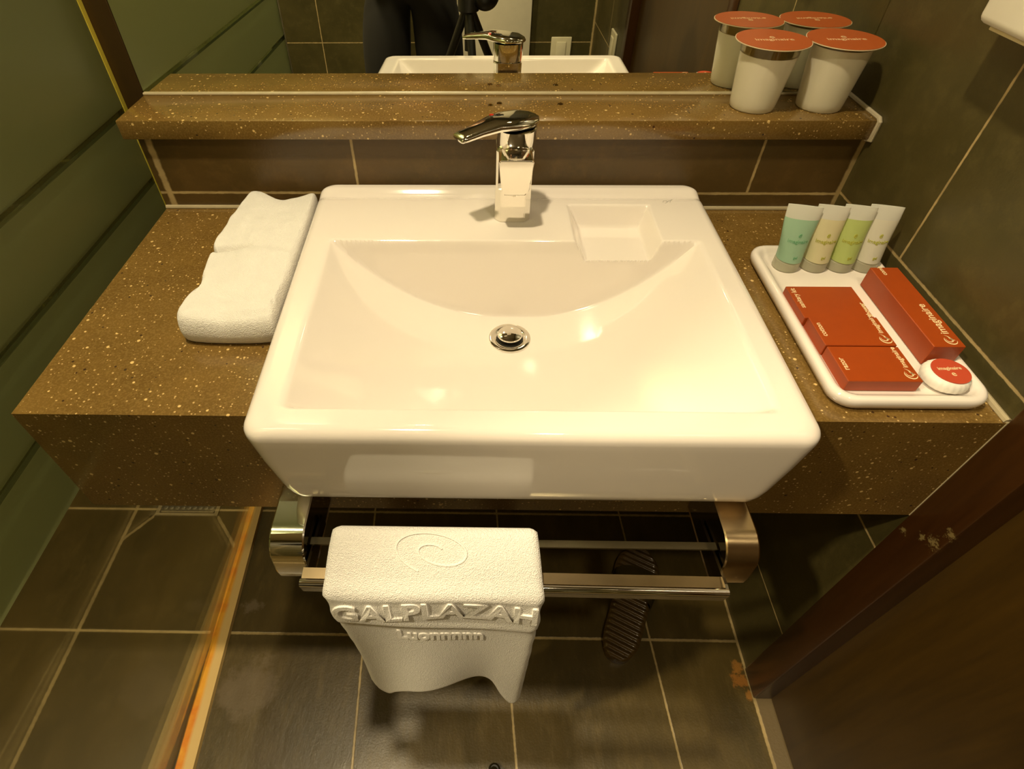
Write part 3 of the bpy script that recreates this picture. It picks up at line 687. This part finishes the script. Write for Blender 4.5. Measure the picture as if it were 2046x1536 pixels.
# ------------------------------------------------------------------ amenity tray
TRX0, TRX1, TRY0, TRY1 = 0.8620, 1.0260, 0.0130, 0.3020
bm = bmesh.new(); rings = []
for ins, z in ((0.012, 0.0008), (0.006, 0.0012), (0.0022, 0.004), (0.0003, 0.009), (0.0, 0.0130), (0.0012, 0.0163), (0.004, 0.0180), (0.0075, 0.0176), (0.0105, 0.0158), (0.0130, 0.0130), (0.0165, 0.0112), (0.022, 0.0106)):
    rings.append([(x, y, z) for x, y in resample(rrect(TRX0 + ins, TRX1 - ins, TRY0 + ins, TRY1 - ins, max(0.008, 0.024 - ins * 0.7), 8), 160)])
loft(bm, rings)
o = obj('amenity_tray', bm, CERAMIC, angle=60); tag(o, 'white ceramic tray with raised rounded rim on the counter right of the basin', 'tray')
ZTR = 0.0108
# four squeeze tubes standing on their caps
CAPM = plastic_mat('cap_plastic', (0.92, 0.90, 0.72), 0.30)
tubes = [(0.9000, 'pale blue-green', (0.50, 0.76, 0.56), 0.0205, 'leftmost of the tubes, beside the basin'), (0.9355, 'cream yellow', (0.92, 0.86, 0.56), 0.0185, 'second of the tubes from the basin'),
         (0.9690, 'lime green', (0.66, 0.78, 0.28), 0.0185, 'third of the tubes from the basin'), (1.0010, 'white', (0.94, 0.91, 0.78), 0.0190, 'rightmost of the tubes, nearest the wall')]
for x, cn, colr, hw, where in tubes:
    y = 0.2600
    t = thing('toiletry_tube', cn + ' toiletry squeeze tube standing on its cap, ' + where, 'toiletry tube', (x, y, ZTR), 'toiletry tubes at the back of the tray')
    bm = bmesh.new(); lathe(bm, [(0.0150, ZTR), (0.0165, ZTR + 0.001), (0.0162, ZTR + 0.0125), (0.0150, ZTR + 0.0140), (0.004, ZTR + 0.0142)], x, y, 36)
    obj('cap', bm, CAPM, t)
    z0, z1 = ZTR + 0.0145, 0.0915; rg = []; n = 40
    ang = math.radians(-14); ca, sa = math.cos(ang), math.sin(ang)
    for k in range(0, 19):
        f = k / 18; rx = 0.0158 + (hw - 0.0158) * smooth01(f * 1.2); ry = 0.0158 * (1 - f ** 1.3) ** 0.8 + 0.0008; z = z0 + (z1 - z0) * f; yo = 0.013 * f
        if k == 18: ry = 0.0012
        ring = []
        for i in range(n):
            a = 2 * PI * i / n; lx, ly = rx * math.cos(a), ry * math.sin(a)
            tw_ = smooth01(f)
            ring.append((x + lx * (ca * tw_ + 1 - tw_) - ly * sa * tw_, y + yo + lx * sa * tw_ + ly, z))
        rg.append(ring)
    e = len(rg) - 5
    bm = bmesh.new(); loft(bm, rg[:e + 1], True, False); obj('tube_body', bm, plastic_mat('tube_plastic', colr, 0.06, 0.35), t)
    bm = bmesh.new(); loft(bm, rg[e:], False, True); obj('crimped_end', bm, plastic_mat('tube_end', (0.93, 0.92, 0.84), 0.1, 0.35), t)
    ink = plain('tube_print', (0.42, 0.42, 0.06) if cn != 'pale blue-green' else (0.16, 0.40, 0.22), 0.5)
    def wrap(bm, zc2, t=t, x=x, y=y, z0=z0, z1=z1):
        for v in bm.verts:
            f = (zc2 + v.co.y - z0) / (z1 - z0); rr = 0.0158; ry = 0.0158 * (1 - f ** 1.3) ** 0.8 + 0.0008; rx = 0.0158 + (0.0185 - 0.0158) * smooth01(f * 1.2)
            q = max(-0.98, min(0.98, v.co.x / rx)); yy = -ry * math.sqrt(1 - q * q); tw_ = smooth01(f); lx = v.co.x
            out = 0.0006 if v.co.z > 0 else -0.0004
            v.co = Vector((x + lx * (ca * tw_ + 1 - tw_) - yy * sa * tw_, y + 0.013 * f + lx * sa * tw_ + yy - out, zc2 + v.co.y))
    bm = text_bm('imaginaire', 0.0062, 0.0003, 'CENTER'); wrap(bm, 0.0520); obj('tube_lettering', bm, ink, t, smooth=False)
    bm = text_bm('e', 0.009, 0.0003, 'CENTER', shear=0.4); wrap(bm, 0.0600); obj('tube_logo', bm, ink, t, smooth=False)
    bm = text_bm('gel', 0.0045, 0.0003, 'CENTER'); wrap(bm, 0.0330); obj('tube_lettering', bm, ink, t, smooth=False)

# boxes
def card_box(name, label, x0, x1, y0, y1, z0, z1, title, group, logo=True, logo_s=0.016, tilt=0.0, ttl_s=0.0085, rot=0.0, brand=True, tx=0.006, bx=0.010):
    cx, cy = (x0 + x1) / 2, (y0 + y1) / 2
    t = thing(name, label, 'toiletry box', (cx, cy, z0), group, rot)
    hx, hy, h = (x1 - x0) / 2, (y1 - y0) / 2, z1 - z0
    o = obj('carton', B(-hx, hx, -hy, hy, 0, h, bev=0.0007, seg=1), RED, t, smooth=False, local=True)
    def put(bm, px, py, nm, mat=GOLD):
        bmesh.ops.transform(bm, matrix=Matrix.Translation((px, py, h + 0.00015)) @ Matrix.Rotation(PI / 2, 4, 'Z'), verts=bm.verts); obj(nm, bm, mat, t, smooth=False, local=True)
    if brand:
        put(text_bm('imaginaire', 0.0128 if hy > 0.05 else 0.0078, 0.0001, 'LEFT', bold=0.00012), hx - bx, -hy + 0.020, 'brand_lettering')
    if logo:
        # a swirling script mark: three crescents
        bm = bmesh.new()
        def cres(cx_, cy_, r, a0, a1, w_):
            k = 18; pts = []
            for i in range(k + 1):
                a = a0 + (a1 - a0) * i / k; ww = w_ * math.sin(PI * (i + 0.4) / (k + 0.8)); pts.append(((cx_ + (r - ww) * math.cos(a), cy_ + (r - ww) * math.sin(a)), (cx_ + (r + ww) * math.cos(a), cy_ + (r + ww) * math.sin(a))))
            vs = [(bm.verts.new((*p, 0)), bm.verts.new((*q, 0))) for p, q in pts]
            for a, b in zip(vs[:-1], vs[1:]): bm.faces.new((a[0], a[1], b[1], b[0]))
        cres(0, 0, 0.0062, 0.8, 4.6, 0.0008); cres(0.001, 0.001, 0.0036, 1.0, 5.6, 0.0006); cres(0.006, -0.006, 0.0062, 1.7, 3.0, 0.0008); cres(0.0015, 0.006, 0.0075, 4.2, 5.9, 0.0006)
        put(bm, hx - bx, -hy + 0.010, 'logo_mark')
    if title: put(text_bm(title, ttl_s, 0.0001, 'LEFT', bold=0.00012), -hx + tx, -hy + (2 * hy) * 0.30, 'title_lettering')
    return t
zb = ZTR + 0.0006
card_box('toiletry_box', 'flat red toiletry carton lying on the tray, nearest the front rim', 0.8770, 0.9540, 0.0330, 0.0860, zb, zb + 0.0150, 'razor', 'flat red cartons in a row on the tray', bx=0.008)
card_box('toiletry_box', 'flat red toiletry carton lying on the tray, middle one of the row', 0.8755, 0.9535, 0.0868, 0.1350, zb, zb + 0.0160, 'cotton', 'flat red cartons in a row on the tray', bx=0.008)
card_box('toiletry_box', 'flat red toiletry carton lying on the tray, farthest back in the row', 0.8725, 0.9530, 0.1358, 0.1960, zb, zb + 0.0140, 'sanitary kit', 'flat red cartons in a row on the tray', logo=False, brand=False, bx=0.008)
p = [o for o in COL.objects if o.name.startswith('toiletry_box') and o.parent is None][-1]
bm = text_bm('shower', 0.0085, 0.0001, 'LEFT', bold=0.00018); bmesh.ops.transform(bm, matrix=Matrix.Translation((0.0365, -0.0280, 0.0140 + 0.00015)) @ Matrix.Rotation(PI / 2, 4, 'Z'), verts=bm.verts); obj('brand_lettering', bm, GOLD, p, smooth=False, local=True)
card_box('toothbrush_box', 'long narrow red carton lying on the tray along the tiled wall', 0.9800, 1.0140, 0.0740, 0.2190, zb, zb + 0.0265, None, None, bx=0.011)
p = [o for o in COL.objects if o.name.startswith('toothbrush_box')][-1]
bm = text_bm('comb', 0.0080, 0.0001, 'LEFT', bold=0.00015); bmesh.ops.transform(bm, matrix=Matrix.Translation((-0.0060, 0.0560, 0.0265 + 0.00015)) @ Matrix.Rotation(PI / 2, 4, 'Z'), verts=bm.verts); obj('title_lettering', bm, GOLD, p, smooth=False, local=True)
# round soap
t = thing('wrapped_soap', 'small round wrapped soap with red sticker in the tray corner', 'soap', (0.9880, 0.0480, ZTR))
bm = bmesh.new(); rg = []
for r, z in ((0.012, ZTR + 0.0004), (0.019, ZTR + 0.0015), (0.0225, ZTR + 0.005), (0.0230, ZTR + 0.0085), (0.0222, ZTR + 0.0120), (0.0195, ZTR + 0.0150), (0.0165, ZTR + 0.0158), (0.001, ZTR + 0.0160)):
    rg.append([(0.9880 + r * (1 + 0.012 * math.sin(i * 2 * PI * 23 / 92) * (1 if z < ZTR + 0.0152 else 0)) * math.cos(2 * PI * i / 92), 0.0480 + r * (1 + 0.012 * math.sin(i * 2 * PI * 23 / 92) * (1 if z < ZTR + 0.0152 else 0)) * math.sin(2 * PI * i / 92), z) for i in range(92)])
loft(bm, rg); obj('pleated_wrapper', bm, plain('white_paper', (0.86, 0.83, 0.76), 0.45), t)
bm = bmesh.new(); lathe(bm, [(0.0185, ZTR + 0.0158), (0.0185, ZTR + 0.0166), (0.001, ZTR + 0.0167)], 0.9895, 0.0480, 48); obj('sticker', bm, plain('red_sticker', (0.52, 0.07, 0.03), 0.35), t, label='red round sticker')
for body, sz, oy in (('imaginaire', 0.0062, 0.0035), ('e', 0.010, -0.0045)):
    bm = text_bm(body, sz, 0.0001, 'CENTER', bold=0.0001); bmesh.ops.transform(bm, matrix=Matrix.Translation((0.9895, 0.0480 + oy, ZTR + 0.01685)) @ Matrix.Rotation(0.05, 4, 'Z'), verts=bm.verts); obj('sticker_lettering', bm, GOLD, t, smooth=False)

# ------------------------------------------------------------------ covered tumblers on the ledge
GLASSC = clear_mat('tumbler_rim_glass', (0.80, 0.76, 0.60))
CUPM = plastic_mat('paper_cup_white', (0.92, 0.86, 0.68), 0.0, 0.25)
LID = plain('brick_red_card', (0.36, 0.068, 0.004), 0.5, var=0.05)
LIDU = plain('lid_underside', (0.70, 0.56, 0.36), 0.6)
for x, y, lb, cleartop in ((0.8790, 0.4690, 'white tumbler with round red-brown cover on the ledge, left one farther from the wall', True), (0.9730, 0.4700, 'white tumbler with round red-brown cover on the ledge, nearest the tiled wall', False)):
    t = thing('covered_tumbler', lb, 'cup', (x, y, LZ), 'covered tumblers on the mirror ledge')
    hb = 0.0700 if cleartop else 0.0790
    def rad(z): return 0.0300 + (0.0385 - 0.0300) * (z / 0.0830)
    bm = bmesh.new(); lathe(bm, [(0.0260, LZ + 0.0010), (0.0290, LZ + 0.0006), (0.0300, LZ + 0.002)] + [(rad(hb * k / 8), LZ + hb * k / 8) for k in range(1, 9)] + [(0.002, LZ + hb)], x, y, 56); obj('cup_body', bm, CUPM, t)
    bm = bmesh.new(); lathe(bm, [(rad(hb), LZ + hb + 0.0001), (rad(0.0828), LZ + 0.0828), (rad(0.0828) - 0.0012, LZ + 0.0828), (rad(hb) - 0.0012, LZ + hb + 0.0001)], x, y, 56, False, False); obj('glass_rim', bm, GLASSC, t, label='clear rim below the cover')
    bm = bmesh.new(); lathe(bm, [(0.0465, LZ + 0.0832), (0.0478, LZ + 0.0836), (0.0478, LZ + 0.0845)], x, y, 72, True, True); obj('cover_edge', bm, LIDU, t)
    bm = bmesh.new(); lathe(bm, [(0.0470, LZ + 0.0846), (0.0470, LZ + 0.0850)], x, y, 72); obj('cover', bm, LID, t, label='brick red card cover')
    for body, sz, oy in (('imaginaire', 0.0125, -0.003), ('e', 0.016, 0.008)):
        bm = text_bm(body, sz, 0.0001, 'CENTER', bold=0.0001); bmesh.ops.transform(bm, matrix=Matrix.Translation((x, y + oy, LZ + 0.0852)), verts=bm.verts); obj('cover_lettering', bm, plain('lid_print', (0.72, 0.45, 0.24), 0.5), t, smooth=False)

# ------------------------------------------------------------------ white fixture on the right wall
t = thing('wall_dispenser', 'white box-shaped wall fixture at the upper right edge on the tiles', 'dispenser', (1.02, 0.2, 0.286))
bm = B(0.990, W - 0.003, 0.115, 0.2870, 0.2865, 0.52, bev=0.008, seg=4); obj('housing', bm, PLASTIC_W, t, angle=60)
bm = B(0.996, W - 0.004, 0.125, 0.270, 0.2835, 0.2868, bev=0.001); obj('base_plate', bm, plain('ivory_plastic', (0.60, 0.50, 0.28), 0.4), t)

# ------------------------------------------------------------------ rubber slipper on the floor
t = thing('bath_slipper', 'dark brown ridged rubber bath slipper on the floor tiles under the towel rack', 'slipper', (0.822, 0.127, FZ), None, math.radians(-22))
def half_w(s):  # s 0 heel .. 1 toe
    return max(0.002, catmull([(0, 0.004), (0.02, 0.018), (0.06, 0.027), (0.15, 0.036), (0.35, 0.038), (0.55, 0.041), (0.75, 0.049), (0.90, 0.040), (0.975, 0.020), (1.0, 0.004)], s))
LEN = 0.262
bm = bmesh.new(); NS_, NW_ = 150, 26; top = []; bot = []
for i in range(NS_ + 1):
    s = i / NS_; sw = math.sin(min(1, max(0, s)) * PI); hw = max(0.001, half_w(s)) ; rt = []; rb = []
    for j in range(NW_ + 1):
        v = j / NW_ * 2 - 1; x = hw * v + 0.004 * math.sin(PI * s); y = -LEN / 2 + LEN * s
        ed = smooth01((1 - abs(v)) * 5)
        rid = 0.5 + 0.5 * math.sin((y * 1.0 + x * 0.10) * 2 * PI / 0.0125)
        z = 0.022 + 0.004 * smooth01(s - 0.5) + (0.0036 * (rid ** 0.7)) * ed - 0.003 * (1 - ed)
        rt.append(bm.verts.new((x, y, z))); rb.append(bm.verts.new((x * 0.95, y, 0.0005)))
    top.append(rt); bot.append(rb)
for i in range(NS_):
    for j in range(NW_):
        bm.faces.new((top[i][j], top[i][j + 1], top[i + 1][j + 1], top[i + 1][j])); bm.faces.new((bot[i][j], bot[i + 1][j], bot[i + 1][j + 1], bot[i][j + 1]))
    for a, b in ((0, 0), (NW_, NW_)): bm.faces.new((top[i][a], top[i + 1][a], bot[i + 1][a], bot[i][a]))
for i in (0, NS_):
    for j in range(NW_): bm.faces.new((top[i][j], bot[i][j], bot[i][j + 1], top[i][j + 1]))
obj('sole', bm, RUBBER, t, angle=60, local=True)
bm = bmesh.new(); rg = []
for i in range(25):
    a = PI * i / 24; row = []
    for s, sc in ((0.47, 1.0), (0.53, 1.02), (0.60, 1.03), (0.66, 1.02), (0.70, 0.99)):
        hw = half_w(s) + 0.003; y = -LEN / 2 + LEN * s + (0.012 * math.sin(a)); row.append((-(hw) * math.cos(a) * sc + 0.004, y, 0.010 + 0.046 * sc * math.sin(a) ** 0.8))
    rg.append(row)
vs = [[bm.verts.new(p) for p in r] for r in rg]
for a, b in zip(vs[:-1], vs[1:]):
    for k in range(4): bm.faces.new((a[k], a[k + 1], b[k + 1], b[k]))
bmesh.ops.solidify(bm, geom=bm.faces[:], thickness=0.004)
obj('strap', bm, plain('olive_rubber', (0.085, 0.060, 0.016), 0.22), t, angle=60, local=True)

# ------------------------------------------------------------------ things seen in the mirror: switch plates, holder
for i, (x, y, z, ax_, lb) in enumerate([(0.885, YB, -0.395, 'y', 'cream switch plate on the wall beside the white door, seen in the mirror'), (W, -1.22, -0.250, 'x', 'cream switch plate on the tiled wall beside the wooden door, seen in the mirror')]):
    t = thing('switch_plate', lb, 'switch', (x, y, z), 'cream switch plates'); hw, hh = 0.050, 0.065
    if ax_ == 'y': bm = B(x - hw, x + hw, y, y + 0.010, z - hh, z + hh, bev=0.004, seg=3); b2 = B(x - 0.024, x + 0.024, y + 0.0095, y + 0.014, z - 0.045, z + 0.045, bev=0.003, seg=3)
    else: bm = B(x - 0.010, x, y - hw, y + hw, z - hh, z + hh, bev=0.004, seg=3); b2 = B(x - 0.014, x - 0.0095, y - 0.024, y + 0.024, z - 0.045, z + 0.045, bev=0.003, seg=3)
    obj('plate', bm, plain('cream_plastic', (0.72, 0.66, 0.46), 0.2), t); obj('rocker', b2, plain('cream_rocker', (0.78, 0.72, 0.52), 0.15), t)
t = thing('roll_holder', 'small chrome roll holder on the tiled wall beside the wooden door, seen in the mirror', 'holder', (W, -1.25, -0.36))
bm = bmesh.new(); box(bm, W - 0.008, W, -1.30, -1.20, -0.375, -0.345, bev=0.003); tube(bm, [(W - 0.006, -1.29, -0.36), (W - 0.055, -1.29, -0.36), (W - 0.060, -1.285, -0.36), (W - 0.060, -1.17, -0.36)], 0.007, 12); obj('bracket', bm, CHROME, t)
bm = bmesh.new(); tube(bm, [(W - 0.060, -1.275, -0.36), (W - 0.060, -1.18, -0.36)], 0.022, 20); obj('core', bm, BLACK, t)

# ------------------------------------------------------------------ camera on its tripod (reflected in the mirror)
t = thing('tripod', 'black camera tripod standing in front of the photographer, seen in the mirror', 'tripod', (0.47, -0.50, FZ))
AP = Vector((0.455, -0.470, 0.060)); bk = -F0
bm = bmesh.new(); tube(bm, [AP + Vector((0, 0, -0.12)), AP + Vector((0, 0, 0.17))], 0.012, 14); obj('centre_column', bm, BLACK, t)
bm = bmesh.new(); lathe(bm, [(0.020, AP.z - 0.025), (0.030, AP.z - 0.018), (0.030, AP.z + 0.018), (0.020, AP.z + 0.025)], AP.x, AP.y, 24); obj('collar', bm, BLACK, t)
for fx, fy in ((0.528, -0.182), (0.12, -0.66), (0.80, -0.66)):
    f = Vector((fx, fy, FZ + 0.012)); d_ = (f - AP); bm = bmesh.new(); tube(bm, [AP + d_ * 0.03, AP + d_ * 0.35, AP + d_ * 0.36, AP + d_ * 0.68, AP + d_ * 0.69, AP + d_ * 0.985], [0.012, 0.012, 0.010, 0.010, 0.008, 0.008], 12); lg = obj('leg', bm, BLACK, t)
    bm = bmesh.new(); lathe(bm, [(0.008, FZ + 0.0005), (0.011, FZ + 0.003), (0.011, FZ + 0.012), (0.007, FZ + 0.020)], fx, fy, 16); obj('rubber_foot', bm, BLACK, lg)
bm = bmesh.new(); bmesh.ops.create_uvsphere(bm, u_segments=24, v_segments=16, radius=0.026, matrix=Matrix.Translation(AP + Vector((0, 0, 0.19)))); tube(bm, [AP + Vector((0, 0, 0.19)), CP + bk * 0.10 + Vector((0, 0, -0.06))], 0.010, 12); obj('ball_head', bm, BLACK, t)
bm = bmesh.new(); bmesh.ops.create_uvsphere(bm, u_segments=24, v_segments=16, radius=0.040, matrix=Matrix.Translation((0.503, -0.47, 0.080))); tube(bm, [AP + Vector((0, 0, 0.06)), (0.503, -0.47, 0.08)], 0.008, 10); obj('crank_knob', bm, BLACK, t, label='large round black knob')
t = thing('photo_camera', 'black photo camera on the tripod, pointing down at the washbasin', 'camera', CP + bk * 0.10)
Mc = Matrix((R0, -D0, -F0)).transposed().to_4x4(); Mc.translation = CP
bm = B(-0.065, 0.065, -0.045, 0.045, 0.065, 0.120, bev=0.010, seg=3); box(bm, -0.025, 0.025, 0.044, 0.066, 0.070, 0.110, bev=0.006); bmesh.ops.transform(bm, matrix=Mc, verts=bm.verts); obj('camera_body', bm, BLACK, t)
bm = bmesh.new(); lathe(bm, [(0.034, 0.066), (0.034, 0.030), (0.036, 0.028), (0.036, 0.012), (0.030, 0.012), (0.028, 0.020)], 0, 0, 40, True, True); bmesh.ops.transform(bm, matrix=Mc, verts=bm.verts); obj('lens', bm, BLACK, t)

# ------------------------------------------------------------------ photographer (legs show in the mirror)
def skin_obj(name, chains, mat, parent, lvl=2, label=None):
    """chains: lists of (point, radius); points shared by index via rounding"""
    vid = {}; pts = []; rad = []; edges = []
    for ch in chains:
        prev = None
        for p, r in ch:
            k = tuple(round(c, 4) for c in p)
            if k not in vid: vid[k] = len(pts); pts.append(Vector(p) - parent.location); rad.append(r)
            i = vid[k]
            if prev is not None and prev != i and (prev, i) not in edges: edges.append((prev, i))
            prev = i
    me = bpy.data.meshes.new(name); me.from_pydata(pts, edges, []); o = link(bpy.data.objects.new(name, me)); o.parent = parent
    md = o.modifiers.new('skin', 'SKIN'); md.use_smooth_shade = True; md.branch_smoothing = 0.6
    for i, sv in enumerate(me.skin_vertices[0].data):
        r = rad[i]; sv.radius = (r, r) if not isinstance(r, tuple) else r; sv.use_root = (i == 0)
    ss_ = o.modifiers.new('sub', 'SUBSURF'); ss_.levels = lvl; ss_.render_levels = lvl
    bpy.context.view_layer.update()
    m2 = bpy.data.meshes.new_from_object(o.evaluated_get(bpy.context.evaluated_depsgraph_get())); o.modifiers.clear(); o.data = m2
    m2.materials.clear(); m2.materials.append(mat)
    for p_ in m2.polygons: p_.use_smooth = True
    if label: o['label'] = label
    return o
PX, PY = 0.240, -0.930
P = thing('person', 'person in dark clothes standing behind the tripod, legs seen in the mirror', 'person', (PX, PY, FZ))
SKIN = plain('skin', (0.50, 0.27, 0.15), 0.5); HAIR = plain('black_hair', (0.010, 0.008, 0.006), 0.5); DARK = plain('black_trousers', (0.008, 0.007, 0.004), 0.9); SHIRT = plain('black_shirt', (0.010, 0.009, 0.006), 0.9)
def q(x, y, z): return (PX + x, PY + y, FZ + z)
pel = q(0, -0.02, 0.88)
hL, hR = q(-0.085, -0.01, 0.80), q(0.085, -0.01, 0.80)
trunk = [(pel, 0.115), (q(0, -0.01, 1.02), 0.105), (q(0, 0.02, 1.18), 0.120), (q(0, 0.045, 1.30), 0.115), (q(0, 0.065, 1.38), 0.065), (q(0, 0.085, 1.43), 0.052), (q(0, 0.105, 1.49), 0.060), (q(0, 0.115, 1.55), 0.085), (q(0, 0.115, 1.62), 0.078)]
def leg(sx, h):
    return [(pel, 0.115), (h, 0.080), (q(sx * 0.095, 0.0, 0.62), 0.064), (q(sx * 0.10, 0.015, 0.44), 0.052), (q(sx * 0.105, 0.0, 0.30), 0.050), (q(sx * 0.11, -0.01, 0.10), 0.034), (q(sx * 0.112, 0.0, 0.055), 0.036), (q(sx * 0.12, 0.08, 0.035), 0.033), (q(sx * 0.125, 0.14, 0.025), 0.024)]
armR = [(q(0, 0.045, 1.30), 0.115), (q(0.17, 0.04, 1.29), 0.058), (q(0.25, 0.12, 1.10), 0.044), (q(0.255, 0.24, 1.17), 0.034), (q(0.262, 0.292, 1.225), 0.025)]
armL = [(q(0, 0.045, 1.30), 0.115), (q(-0.17, 0.04, 1.29), 0.058), (q(-0.20, 0.12, 1.07), 0.044), (q(0.00, 0.26, 1.17), 0.034), (q(0.12, 0.320, 1.20), 0.025)]
body = skin_obj('body', [trunk, leg(-1, hL), leg(1, hR), armR, armL], SKIN, P)
def hand(wr, dr_, side, nm):
    dr_ = Vector(dr_).normalized(); sd_ = dr_.cross(Vector((0, 0, 1))).normalized() * side; up_ = Vector((0, 0, 1)); wr = Vector(wr)
    pal = [(wr, (0.022, 0.016)), (wr + dr_ * 0.035, (0.030, 0.014)), (wr + dr_ * 0.070, (0.034, 0.012))]
    ch = [pal]; base = wr + dr_ * 0.070
    for k, (off, L) in enumerate(((-0.026, 0.060), (-0.009, 0.072), (0.009, 0.068), (0.026, 0.054))):
        b0 = base + sd_ * off; ch.append([(base, (0.034, 0.012)), (b0 + dr_ * 0.012, 0.0092), (b0 + dr_ * (0.012 + L * 0.45) - up_ * 0.006, 0.0088), (b0 + dr_ * (0.010 + L * 0.75) - up_ * 0.022, 0.0082), (b0 + dr_ * (0.008 + L * 0.80) - up_ * 0.040, 0.0072)])
    th0 = wr + dr_ * 0.030 - sd_ * 0.030; ch.append([(wr + dr_ * 0.035, (0.030, 0.014)), (th0, 0.011), (th0 + dr_ * 0.028 - sd_ * 0.018 - up_ * 0.010, 0.0098), (th0 + dr_ * 0.048 - sd_ * 0.016 - up_ * 0.022, 0.0085)])
    return skin_obj(nm, ch, SKIN, P, 2)
hand(q(0.262, 0.292, 1.225), (0.05, 0.35, 0.05), 1, 'hand'); hand(q(0.12, 0.320, 1.20), (0.35, 0.22, 0.08), -1, 'hand')
# face
hc = Vector(q(0, 0.135, 1.575))
bm = bmesh.new(); bmesh.ops.create_uvsphere(bm, u_segments=32, v_segments=24, radius=1)
for v in bm.verts:
    c = v.co.copy(); jaw = 1 - 0.28 * smooth01(-c.z) * (0.6 + 0.4 * abs(c.x)); x = c.x * 0.074 * jaw; y = c.y * 0.094 * (1 - 0.12 * smooth01(-c.z)); z = c.z * 0.118
    if c.y > 0.2:
        nz = math.exp(-((c.x) / 0.16) ** 2) * math.exp(-((c.z + 0.12) / 0.22) ** 2); y += 0.020 * nz
        eye = math.exp(-((abs(c.x) - 0.42) / 0.17) ** 2 - ((c.z - 0.06) / 0.12) ** 2); y -= 0.008 * eye
        mo = math.exp(-(c.x / 0.32) ** 2 - ((c.z + 0.48) / 0.07) ** 2); y += 0.006 * mo; y -= 0.004 * math.exp(-(c.x / 0.3) ** 2 - ((c.z + 0.50) / 0.02) ** 2)
    v.co = hc + Vector((x, y, z))
obj('head', bm, SKIN, P, angle=80)
for sx in (-1, 1):
    bm = bmesh.new(); bmesh.ops.create_uvsphere(bm, u_segments=16, v_segments=12, radius=0.0115, matrix=Matrix.Translation(hc + Vector((sx * 0.030, 0.077, 0.008)))); obj('eye', bm, plain('eye_white', (0.75, 0.72, 0.66), 0.2), P)
    bm = bmesh.new(); bmesh.ops.create_uvsphere(bm, u_segments=14, v_segments=10, radius=0.006, matrix=Matrix.Translation(hc + Vector((sx * 0.030, 0.0835, 0.006)))); obj('iris', bm, HAIR, P)
    bm = bmesh.new(); bmesh.ops.create_uvsphere(bm, u_segments=14, v_segments=10, radius=1, matrix=Matrix.Translation(hc + Vector((sx * 0.074, 0.0, 0.0))) @ Matrix.Diagonal((0.008, 0.018, 0.030, 1))); obj('ear', bm, SKIN, P)
bm = bmesh.new(); bmesh.ops.create_uvsphere(bm, u_segments=14, v_segments=8, radius=1, matrix=Matrix.Translation(hc + Vector((0, 0.088, -0.057))) @ Matrix.Diagonal((0.022, 0.008, 0.006, 1))); obj('mouth', bm, plain('lips', (0.42, 0.15, 0.10), 0.4), P)
bm = bmesh.new(); bmesh.ops.create_uvsphere(bm, u_segments=32, v_segments=24, radius=1)
bmesh.ops.delete(bm, geom=[v for v in bm.verts if (v.co.z < 0.30 and v.co.y > 0.25) or v.co.z < -0.55], context='VERTS')
for v in bm.verts: c = v.co; k = 1 + 0.02 * noise.noise(c * 9); v.co = hc + Vector((c.x * 0.084 * k, c.y * 0.100 * k - 0.006, c.z * 0.125 * k + 0.006))
obj('hair', bm, HAIR, P, angle=80)
# clothes follow the body, a little fuller
def grow(ch, k): return [(p_, r + k) for p_, r in ch]
def tro(sx, h): return [(q(0, -0.02, 0.93), 0.122), (pel, 0.128), (h, 0.112), (q(sx * 0.099, 0.0, 0.62), 0.104), (q(sx * 0.104, 0.010, 0.44), 0.084), (q(sx * 0.108, 0.0, 0.28), 0.074), (q(sx * 0.11, -0.005, 0.075), 0.056)]
skin_obj('trousers', [tro(-1, hL), tro(1, hR)], DARK, P, label='black trousers')
skin_obj('shirt', [grow(trunk[:4], 0.014)[0:1] + [(q(0, -0.01, 1.02), 0.120), (q(0, 0.02, 1.18), 0.132), (q(0, 0.045, 1.30), 0.124), (q(0, 0.060, 1.365), 0.075)],
                   [(q(0, 0.045, 1.30), 0.124), (q(0.17, 0.04, 1.29), 0.070), (q(0.25, 0.12, 1.10), 0.056), (q(0.254, 0.225, 1.165), 0.046)],
                   [(q(0, 0.045, 1.30), 0.124), (q(-0.17, 0.04, 1.29), 0.070), (q(-0.20, 0.12, 1.07), 0.056), (q(-0.02, 0.245, 1.160), 0.046)]], SHIRT, P, label='black long-sleeved shirt')
for sx in (-1, 1):
    bm = bmesh.new(); rg = []
    for yy, hw, h0, h1 in ((-0.055, 0.020, 0.0, 0.05), (-0.04, 0.036, 0.0, 0.075), (0.0, 0.042, 0.0, 0.085), (0.05, 0.044, 0.0, 0.070), (0.10, 0.049, 0.0, 0.056), (0.15, 0.045, 0.0, 0.044), (0.185, 0.030, 0.002, 0.034), (0.197, 0.012, 0.006, 0.024)):
        rg.append([q(sx * 0.118 + hw * math.cos(a), yy, 0.001 + (h0 + h1) / 2 + (h1 - h0) / 2 * math.copysign(abs(math.sin(a)) ** (0.5 if math.sin(a) < 0 else 1.0), math.sin(a))) for a in [2 * PI * i / 20 for i in range(20)]])
    loft(bm, rg); obj('shoe', bm, BLACK, P)

# ------------------------------------------------------------------ lift everything so the floor lies at zero
for o in COL.objects:
    if o.parent is None and o is not cam_o: o.location.z += H
